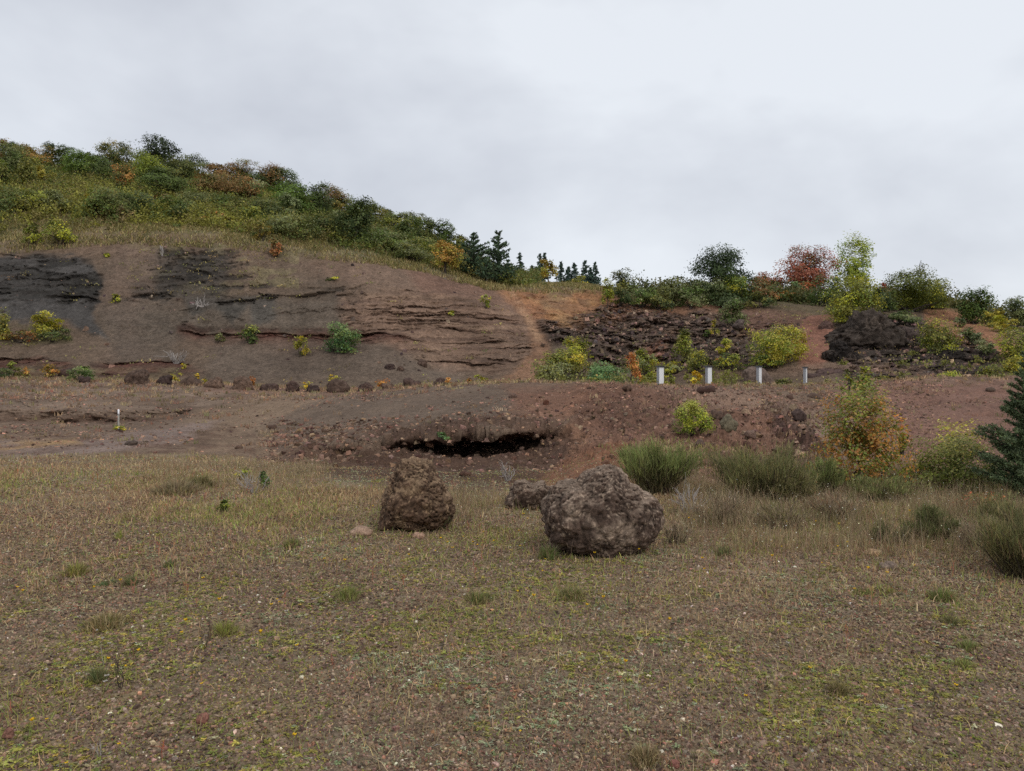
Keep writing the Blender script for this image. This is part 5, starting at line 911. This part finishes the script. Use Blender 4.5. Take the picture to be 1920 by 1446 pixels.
# ------------------------------------------------------------------ scattered ground cover, grass, rubble, scrub
def stuff(o, label=None, cat=None):
    o['kind'] = 'stuff'
    if label: o['label'] = label; o['category'] = cat
    return o
def stones(P, r, col, nrm=None, flat=.62):
    """angular chips: cubes with uneven corners"""
    n = len(P); b = np.array([(x, y, z) for x in (-1, 1) for y in (-1, 1) for z in (-1, 1)], float) * .62
    r = np.broadcast_to(np.asarray(r, float), (n,)); a = rng.random(n) * 6.283; ca, sa = np.cos(a), np.sin(a)
    V = b[None] * (1 + .4 * rng.random((n, 1, 3)) - .2) + rng.normal(size=(n, 8, 3)) * .2; V[:, [1, 3, 5, 7], :2] *= .72
    V = V * r[:, None, None] * np.array([1, 1, flat])
    X = V[..., 0] * ca[:, None] - V[..., 1] * sa[:, None]; Y = V[..., 0] * sa[:, None] + V[..., 1] * ca[:, None]
    V = np.stack([X, Y, V[..., 2]], -1) + P[:, None]
    f = np.array([(0,1,3,2),(4,6,7,5),(0,4,5,1),(2,3,7,6),(1,5,7,3)])
    return V.reshape(-1, 3), (np.arange(n)[:, None, None] * 8 + f).reshape(-1, 4), np.repeat(col, 8, 0)
def cjit(c, n, j=.18): return np.clip(np.asarray(c) * (1 + rng.normal(size=(n, 1)) * j) * (1 + rng.normal(size=(n, 3)) * .06), .004, 1)
def pick(n, cols, w=None, j=.18): 
    A = np.array([lin(c) for c in cols]) * np.array([2.58, 2.42, 2.18]); return cjit(A[rng.choice(len(A), n, p=w)], n, j)
WIDE = (-500, 2600)
pit_ = lambda px, r: 1 - .97 * sm(560, 640, px) * (1 - sm(1170, 1230, px)) * sm(3.84, 3.97, r)
outw = lambda px: np.where((px < -100) | (px > 2020), .35, 1.0)
near = lambda px, py, P, r: outw(px) / np.maximum(P[..., 1], 2.2) ** 1.35
# gravel
P, nn, px, py = scatter(1.95, 3.6, 165000, near, pxr=WIDE)
r = .0026 + .011 * rng.random(len(P)) ** 5 + .0008 * P[:, 1]; big = rng.random(len(P)) < .004; r[big] = .012 + .016 * rng.random(int(big.sum()))
c = pick(len(P), [(90,77,66),(76,65,57),(106,93,82),(62,53,47),(112,84,72),(150,144,134)], [.32,.27,.22,.14,.04,.01], .2)
V, T, cc = stones(P + [0, 0, .001], r, c); stuff(mesh('gravel', V, T, cc, M_GROUND), 'loose reddish brown scoria gravel over the meadow floor', 'gravel')
# low leafy cover: grey green rosettes, moss cushions, reddish bits
nz = lambda P, s, k: fbm(P * s, 4, k)
KC = [[(112,116,96),(100,106,84),(90,100,74),(126,126,106)], [(104,104,52),(92,94,46),(116,110,56),(82,86,44)], [(108,84,66),(120,92,70),(94,70,56),(134,112,86),(108,74,58)], [(92,84,62),(84,92,56),(108,104,76),(120,110,84)]]
def kinds(P, px, py, bare):
    zone = fbm(P * .55, 3, 92); fine = fbm(P * 2.6, 4, 93); left = 1 - sm(300, 1000, px); u = rng.random(len(P))
    moss = sm(.05, .2, fine + .9 * zone + .34 * left * sm(1000, 1130, py) - .12 - .12 * sm(1080, 980, py))
    for cx, cy, rx, ry in [(1560,1340,120,80),(1570,1385,70,40),(1860,1158,150,20),(1500,1290,60,16),(905,1190,45,12),(885,1180,20,5),(735,1133,28,5),(650,1120,50,22),(940,1085,190,30),(1610,1180,30,8),(1740,1270,110,26),(210,1175,60,20),(1080,1095,120,24),(660,960,60,9),(1330,1200,40,20)]:
        moss = np.maximum(moss, (np.hypot((px - cx) / rx, (py - cy) / ry) + .5 * fine < 1) * .95)
    t = np.where(u < moss * .85, 1, -1); v = rng.random(len(P)); lich = sm(-.05, .25, fbm(P * 1.9, 4, 94) + .5 * fbm(P * .4, 2, 90))
    t = np.where(t < 0, np.where(v < .15 + .6 * lich, 0, np.where(v < .15 + .6 * lich + bare, 2, 3)), t); return t, moss, lich
def coverw(px, py, A, r):
    Q = A.reshape(-1, 3); f = fbm(Q * 2.2, 3, 89).reshape(A.shape[:2]); return (outw(px) / np.maximum(A[..., 1], 2.2) ** 1.25) * (.15 + 1.6 * sm(-.15, .3, f))
# rosettes and cushions: a cluster of small leaves each
P_, nn, px, py = scatter(1.95, 4.15, 37000, coverw, pxr=WIDE); t, moss, lich = kinds(P_, px, py, .12)
keep = rng.random(len(P_)) < np.maximum(.35, np.maximum(moss, lich)); P_, t = P_[keep], t[keep]; m = 11
cc_ = np.zeros((len(P_), 3))
for k in range(4): q = t == k; cc_[q] = pick(int(q.sum()), KC[k])
R = (.005 + .014 * rng.random(len(P_)) ** 1.5) * (1 + .05 * P_[:, 1]); a = rng.random((len(P_), m)) * 6.283; rr = R[:, None] * (.25 + .75 * rng.random((len(P_), m)))
P = (P_[:, None] + np.stack([np.cos(a) * rr, np.sin(a) * rr, .003 + .35 * R[:, None] * rng.random((len(P_), m))], -1)).reshape(-1, 3)
ax = np.stack([np.cos(a), np.sin(a), .25 + 0 * a], -1).reshape(-1, 3); nr = rdir(len(P)) * .35 + np.array([0, 0, 1]); nr /= np.linalg.norm(nr, axis=1, keepdims=True)
c = np.clip(np.repeat(cc_, m, 0) * (1 + .14 * rng.normal(size=(len(P), 1))), .01, 1)
V, Q, cc = leafquads(P, np.repeat(R, m) * (.3 + .3 * rng.random(len(P))), nr, c, 2.1, ax)
stuff(mesh('ground_cover', V, Q, cc, M_GRASS), 'rosettes of lichen, moss and tiny leaves on the gravel', 'ground cover')
# loose litter and single leaves
P, nn, px, py = scatter(1.95, 5.0, 138000, lambda px, py, A, r: outw(px) / np.maximum(A[..., 1], 2.2) ** 1.25, WIDE); t, moss, lich = kinds(P, px, py, .5)
c = np.zeros((len(P), 3))
for k in range(4): q = t == k; c[q] = pick(int(q.sum()), KC[k] if k != 2 else KC[2] + [(70,56,46),(84,66,54)])
sz = (.0024 + .005 * rng.random(len(P)) ** 3) + .0007 * P[:, 1]
V, Q, cc = leafquads(P + np.array([0, 0, 1]) * (.001 + rng.random((len(P), 1)) * .008), sz, rdir(len(P), 1.2), c, 2.2)
stuff(mesh('litter', V, Q, cc, M_GRASS), 'dry leaf litter and moss bits between the stones', 'litter')
# crumbs of dark soil
P, nn, px, py = scatter(1.95, 3.9, 30000, lambda px, py, A, r: (1 / np.maximum(A[..., 1], 2.2) ** 1.2) * sm(-.2, .3, fbm(A.reshape(-1, 3) * 1.3, 3, 88).reshape(A.shape[:2])))
V, T, cc = stones(P, .004 + .010 * rng.random(len(P)) ** 2 + .0008 * P[:, 1], pick(len(P), [(64,52,45),(78,63,54),(54,44,38),(92,76,64)])); stuff(mesh('soil_crumbs', V, T, cc, M_GROUND), 'dark crumbs of cinder soil on the meadow', 'soil')
# short grass and dry stems over the whole plain
P, nn, px, py = scatter(1.95, 5.6, 118000, lambda px, py, A, r: (outw(px) * pit_(px, r) / np.maximum(A[..., 1], 2.2) ** 1.0) * (.05 + .95 * sm(.0, .45, fbm(A.reshape(-1, 3) * .8, 4, 95).reshape(A.shape[:2])) * (1 - .82 * sm(1060, 1170, py) * sm(600, 900, px + .6 * (py - 1200))) + .24 * sm(1130, 1010, py)) * (1 - .93 * sm(3.7, 5.4, r + .5 * fbm(A.reshape(-1, 3) * .5, 3, 120).reshape(A.shape[:2]))), WIDE)
g = fbm(P * .6, 3, 96); k = rng.random(len(P)) < .3 + .5 * g - .14 * sm(6.5, 10, P[:, 1])
c = np.where(k[:, None], pick(len(P), [(100,106,56),(112,114,62),(86,96,52)]), pick(len(P), [(126,112,88),(108,94,74),(98,80,66),(140,126,100),(106,80,66)], [.3,.28,.22,.14,.06]))
V, Q, T, cc = blades(P, (.012 + .045 * rng.random(len(P)) ** 2.4) * (1 + .06 * P[:, 1]), np.abs(rng.normal(size=len(P))) * 1.0, .0013 + .0008 * P[:, 1], c)
stuff(mesh('short_grass', V, [Q, T], cc, M_GRASS), 'sparse short grass and dry stems on the meadow', 'grass')
# thin dead stalks with seed remains
P, nn, px, py = scatter(1.95, 4.0, 420, lambda px, py, A, r: (1 / np.maximum(A[..., 1], 2.2) ** .7) * (.12 + sm(-.1, .35, fbm(A.reshape(-1, 3) * .7, 3, 131).reshape(A.shape[:2]))) * (1 + 1.2 * (px < 900)))
hs = .05 + .13 * rng.random(len(P)) ** 1.5; c = pick(len(P), [(104,76,60),(88,64,52),(126,104,80),(112,66,54)])
B1 = blades(P, hs, np.abs(rng.normal(size=len(P))) * .25, .0022 + .0004 * P[:, 1], c)
k = np.repeat(np.arange(len(P)), 6); Pk = P[k] + np.array([0, 0, 1]) * (hs[k] * (.35 + .6 * rng.random(len(k))))[:, None] + rng.normal(size=(len(k), 3)) * [.006, .006, 0]
B2 = blades(Pk, .018 + .02 * rng.random(len(k)), np.abs(rng.normal(size=len(k))) * 1.0, .004, c[k] * 1.1)
nv = len(B1[0]); stuff(mesh('dead_stalks', np.concatenate([B1[0], B2[0]]), [np.concatenate([B1[1], B2[1] + nv]), np.concatenate([B1[2], B2[2] + nv])], np.concatenate([B1[3], B2[3]]), M_GRASS), 'thin reddish brown dead stalks standing in the meadow', 'weeds')
# tall straw grass: right hand zone, back strip, round the boulders
def tallw(px, py, A, r):
    z = sm(1235, 1300, px) * (py > 905) * (1 - sm(1000, 1060, py - .03 * np.clip(px - 1250, 0, 700))) * 1.2
    z = z + sm(265, 320, px) * (1 - sm(600, 700, px)) * sm(870, 885, py) * (1 - sm(915, 935, py)) * .8
    z = z + sm(820, 860, px) * (1 - sm(1010, 1060, px)) * sm(886, 900, py) * (1 - sm(960, 1010, py)) * .75
    z = z + .18 * sm(620, 700, px) * (1 - sm(1240, 1300, px)) * sm(905, 920, py) * (1 - sm(960, 1000, py))
    z = z + .12 * (np.abs(np.hypot((px - 1135) / 150, (py - 1030) / 45) - 1) < .3) + .08 * (np.abs(np.hypot((px - 775) / 100, (py - 985) / 35) - 1) < .3)
    return z * (.5 + 1.2 * sm(-.4, .4, fbm(A.reshape(-1, 3) * 1.6, 3, 97).reshape(A.shape[:2])))
P, nn, px, py = scatter(2.9, 5.2, 66000, lambda px, py, A, r: outw(px) * pit_(px, r) * tallw(px, py, A, r), WIDE)
rt = sm(1235, 1320, px); clp = .55 + .9 * sm(-.4, .4, fbm(P * 2.2, 3, 101)); hh = (.05 + .15 * rng.random(len(P)) ** 1.4) * (1 + .5 * rt) * clp
c = pick(len(P), [(138,124,102),(116,104,86),(98,86,74),(150,138,114),(98,100,66),(88,92,60),(112,88,74)], [.24,.25,.18,.09,.1,.08,.06])
V, Q, T, cc = blades(P, hh, np.abs(rng.normal(size=len(P))) * .55, .0026, c * .86, c * .7)
stuff(mesh('tall_grass', V, [Q, T], cc, M_GRASS), 'tall straw coloured grass and dead stems along the back of the meadow', 'grass')
m = rng.random(len(P)) < .05; hp = P[m] + np.array([0, 0, 1]) * hh[m][:, None] * .95 + rng.normal(size=(int(m.sum()), 3)) * .012
V, Q, cc = leafquads(hp, .009, rdir(len(hp)), pick(len(hp), [(176,164,140),(130,104,80),(196,188,168)]), 1.3)
stuff(mesh('seed_heads', V, Q, cc, M_GRASS), 'pale seed heads among the tall grass', 'grass')
# sparse dry tufts on the mound, the slope and the bench
P0_, nn, px, py = scatter(4.3, 11.6, 2600, lambda px, py, A, r: .3 + 2.2 * (r > 10.2) * ((px < 860) | (px > 1120)) + 1.2 * (px < 520) + .7 * (px > 1080) + 4 * (r > 10.9))
P = np.repeat(P0_, 9, 0) + rng.normal(size=(len(P0_) * 9, 3)) * [.09, .09, 0]; sc_ = P[:, 1] / 25
c = np.repeat(pick(len(P0_), [(112,98,80),(98,86,70),(124,110,88),(90,86,62),(104,80,66)]), 9, 0)
V, Q, T, cc = blades(P, (.05 + .10 * rng.random(len(P))) * (.7 + .5 * sc_), np.abs(rng.normal(size=len(P))) * .6, .010 + .018 * sc_, c)
stuff(mesh('dry_tufts', V, [Q, T], cc, M_GRASS), 'thin dry grass scattered over the mound and the bench', 'grass')
# clods and stones on the mound
P, nn, px, py = scatter(4.3, 11.2, 26000, lambda px, py, A, r: .25 + 2.4 * sm(1040, 1150, px) * (1 - sm(1700, 1800, px)) + 2 * (r > 5.2) * (r < 8.6) * (px > 480) * (px < 1060) + 1.6 * sm(-.1, .4, fbm(A.reshape(-1, 3) * .4, 3, 98).reshape(A.shape[:2])))
V, T, cc = stones(P, .010 + .05 * rng.random(len(P)) ** 5 + .0009 * P[:, 1], pick(len(P), [(84,68,60),(70,56,50),(100,84,74),(60,48,44),(116,92,80)], None, .2)); stuff(mesh('clods', V, T, cc, M_MOUND), 'clods and scoria stones on the mound', 'clods')
P, nn, px, py = scatter(5.0, 8.8, 2600, lambda px, py, A, r: (px > 500) * (px < 1050) * sm(740, 600, px) * .9 + (px > 540) * (px < 1060) * .4 + .9 * (px > 1410) * (px < 1570) + .25 * (px > 1080) * (px < 1410))
V, T, cc = stones(P, .02 + .10 * rng.random(len(P)) ** 2.5, pick(len(P), [(70,56,48),(58,46,40),(84,68,58),(96,80,70)], None, .2), flat=.75); stuff(mesh('ledge_rubble', V, T, cc, M_MOUND), 'broken scoria chunks along the lip of the hollow', 'rubble')
RUB = farrock.reshape(NR, NC); aR = np.searchsorted(RL, 11.4)
def rubw(px, py, A, r): return .10 + 3.0 * RUB[aR:aR + px.shape[0], :-1] + .3 * (r < 12.6) * (px > 560) * (px < 900)
P, nn, px, py = scatter(11.4, 15.8, 5200, rubw)
dk = farrock.reshape(NR, NC)[np.clip(np.searchsorted(RL, 13.5), 0, NR - 1), np.clip(np.searchsorted(PXC, px), 0, NC - 1)]
c = pick(len(P), [(76,64,60),(62,54,52),(92,78,70),(54,46,46),(112,94,84)], None, .2)
V, T, cc = stones(P, .05 + .26 * rng.random(len(P)) ** 5, c, flat=.8); stuff(mesh('rubble', V, T, cc, M_ROCKF), 'dark broken lava rubble on the quarry wall', 'rubble')
# straw grass band along the rim
P, nn, px, py = scatter(15.75, 16.95, 26000, lambda px, py, A, r: (px < 1130) * (.3 + sm(-.3, .3, fbm(A.reshape(-1, 3) * .3, 3, 99).reshape(A.shape[:2]))))
c = pick(len(P), [(142,130,92),(122,112,76),(106,102,62),(158,146,108),(92,92,52)])
V, Q, T, cc = blades(P, .15 + .35 * rng.random(len(P)), np.abs(rng.normal(size=len(P))) * .9, .07, c * .62, c * .55); stuff(mesh('rim_grass', V, [Q, T], cc, M_GRASS), 'straw coloured grass along the rim above the wall', 'grass')
# sparse weeds on the walls
P_, nn, px, py = scatter(11.2, 15.9, 900, lambda px, py, A, r: .2 + 1.0 * (r < 12.2) + 1.2 * (r > 14.8) * (px > 230) * (px < 560) + .8 * (px > 1380))
P = np.repeat(P_, 16, 0) + rng.normal(size=(len(P_) * 16, 3)) * [.3, .3, .12]
V, Q, cc = leafquads(P, .11, rdir(len(P), .4), np.repeat(pick(len(P_), [(104,100,64),(118,110,72),(90,92,54),(84,72,56)]), 16, 0) * (1 + .15 * rng.normal(size=(len(P), 1))), 1.4); stuff(mesh('wall_weeds', V, Q, cc, M_LEAF), 'thin weeds growing on the quarry wall', 'weeds')
# scrub that covers the hill
def scrub(name, label, r0, r1, n, per, rad, cols, wf, leaf, hgt=.8):
    S, nn, px, py = scatter(r0, r1, n, wf); k = len(S)
    R = rad * (.5 + 1.25 * rng.random(k) ** 2); zone = fbm(S * .05, 3, 120); pi = np.clip(((zone + .5 + rng.normal(size=k) * .22) * len(cols)).astype(int), 0, len(cols) - 1)
    base = np.array([lin(q) * GL for q in cols])[pi]
    # several twig clumps per shrub so that the surface is uneven
    tw = 9; ctr = np.repeat(S, tw, 0) + rdir(k * tw, .7, .8) * np.repeat(R, tw)[:, None] * np.array([1, 1, hgt]) * (.5 + .6 * rng.random((k * tw, 1))); ctr[:, 2] += np.repeat(R, tw) * .15
    m = per // tw; P = np.repeat(ctr, m, 0) + rng.normal(size=(k * tw * m, 3)) * np.repeat(np.repeat(R, tw), m)[:, None] * .17
    c = np.repeat(np.repeat(base * (1 + .15 * rng.normal(size=(k, 1))), tw, 0) * (1 + .16 * rng.normal(size=(k * tw, 1))), m, 0) * (1 + .15 * rng.normal(size=(len(P), 1)))
    V, Q, cc = leafquads(P, leaf * (.6 + .8 * rng.random(len(P))), rdir(len(P), .6), np.clip(c, .004, 1), 1.5); return stuff(mesh(name, V, Q, cc, M_LEAF), label, 'scrub')
scrub('scrub', 'dense mixed scrub covering the hillside between the trees', 16.1, 18.0, 4800, 90, 1.15, [(78,82,44),(68,78,42),(90,90,50),(96,92,54),(84,94,46),(64,74,40),(98,92,56),(104,104,50)], lambda px, py, A, r: ((px < 1000) * (.2 + .8 * sm(16.42, 16.7, r)) ) / np.maximum(A[..., 1], 60) ** .5, .15)
scrub('hedge_scrub', 'low scrub filling the hedge along the right rim', 15.9, 16.9, 420, 126, 1.3, [(64,70,40),(76,80,46),(54,62,34),(86,84,54)], lambda px, py, A, r: (px > 1165) * (np.abs(r - 16.2) < .5), .17)
scrub('terrace_scrub', 'low undergrowth along the foot of the right wall', 11.6, 13.2, 120, 90, .7, [(96,98,52),(84,88,50),(76,80,44)], lambda px, py, A, r: (px > 1020) * (px < 1420) + .5 * (px > 1840) + .25 * (px > 1560), .1)
# ------------------------------------------------------------------ flowers one can count
ZN = [((0,0,600,1120),'at the back left of the meadow'),((600,0,830,1010),'around the foot of the tall brown boulder'),((830,0,1010,1060),'in the turf between the two biggest boulders'),((1230,0,1930,1050),'in the tall straw grass on the right'),((600,1010,830,1120),'in the turf in front of the tall brown boulder'),
 ((1010,0,1230,1100),'at the foot of the largest boulder'),((1230,1050,1930,1130),'just in front of the tall straw grass'),((0,1120,300,1330),'beside the wide dry tuft on the left'),((0,1330,420,1446),'in the bottom left corner of the meadow'),((300,1120,620,1330),'in the mossy turf left of the centre'),((420,1330,1010,1446),'at the bottom centre of the foreground'),((620,1100,1240,1330),'in the centre foreground below the boulders'),((1240,1130,1930,1446),'among the moss patches at lower right'),((1010,1330,1240,1446),'near the dry tuft at the bottom')]
def flower(name, label, cat, group, pts, cols, kind):
    first = None
    for (x, y) in pts:
        p = spot(x, y + 6 + rng.random() * 10); h = .05 + .06 * rng.random()
        if first is None:
            Vs, Qs, Ts, cs = blades(np.array([[0, 0, -.01]]), .08, .12, .0022, pick(1, [(92,98,54)])); top = Vs[4]
            n = 9; a = np.arange(n) / n * 6.283; rr = .0085 if kind == 'y' else .009
            ring = np.stack([np.cos(a) * rr, np.sin(a) * rr, .004 + .003 * np.cos(a * 3)], 1) + top; mid_ = np.array([[0, 0, .0045]]) + top; low = np.array([[0, 0, -.004]]) + top
            V = np.concatenate([ring, mid_, low]); T = [(i, (i + 1) % n, n) for i in range(n)] + [((i + 1) % n, i, n + 1) for i in range(n)]
            head_c = np.tile(lin(cols) * 1.25, (len(V), 1))
            first = mesh(name, Vs, [Qs, Ts], cs, M_GRASS); tag(first, label, cat, group); fh = mesh('flower_head', V, np.array(T), head_c, M_LEAF, False, first)
            o = first
        else:
            o = first.copy(); COL.objects.link(o); ch = fh.copy(); COL.objects.link(ch); ch.parent = o
        zz = next((z for b_, z in ZN if b_[0] <= x < b_[2] and b_[1] <= y < b_[3]), 'in the open meadow'); o['label'] = label + ' ' + zz; o['group'] = label + 's ' + zz
        o.location = tuple(p); sc = .75 + .6 * rng.random() + .02 * p[1]; o.scale = (sc, sc, sc * (.6 + .8 * rng.random())); o.rotation_euler = (0, 0, rng.random() * 6.28)
YF = [(897,1024),(840,1020),(828,1023),(817,1038),(845,1033),(888,1025),(923,1015),(976,998),(974,1020),(904,1002),(867,1003),(746,958),(766,918),(741,923),(666,1033),(768,1048),(646,1066),(738,1106),(1020,1074),(1195,1042),(1318,1055),(1323,1075),(972,1121),(1128,1139),(1000,1139),(486,1217),(375,1197),(350,1193),(557,1211),(230,1102),(175,1116),(378,1093),
      (520,1132),(528,1133),(510,1144),(38,1107),(44,1122),(411,1142),(1290,978),(1305,974),(982,972),(977,1375),(551,1402),(92,1350),(55,1378),(58,1380),(227,1398),(126,1441),(382,1288),(1518,1253),(1790,1298),(1600,1108),(1632,1090),(1662,1082),(1715,1065),(1450,1060),(1591,1028),(1573,1037),(1463,1020),(1448,1010),(1476,984),(1656,965),(1706,964),(1526,985),(1570,990),(1540,1058),(1178,1268),(1255,1186),(1398,1316),(1106,1162),(1118,1048),(1022,1040),(990,978),(203,1256),(216,1257),(237,1261),(262,1238),(345,1192),(696,958),(610,1048),(484,1000)]
flower('yellow_flower', 'small yellow flower', 'flower', 'small yellow flowers in the meadow', YF, (214, 176, 30), 'y')
WF = [(64,1150),(147,1165),(120,1197),(168,1208),(185,1200),(190,1218),(247,1190),(90,1271),(154,1277),(195,1283),(200,1281),(205,1226),(408,1175),(535,1160),(1120,1158),(183,990),(548,996),(1388,1413),(1520,1436),(1460,1400),(1480,1232),(1322,1232)]
flower('white_flower', 'flat white flower', 'flower', 'small white flowers in the meadow', WF, (168, 160, 148), 'w')
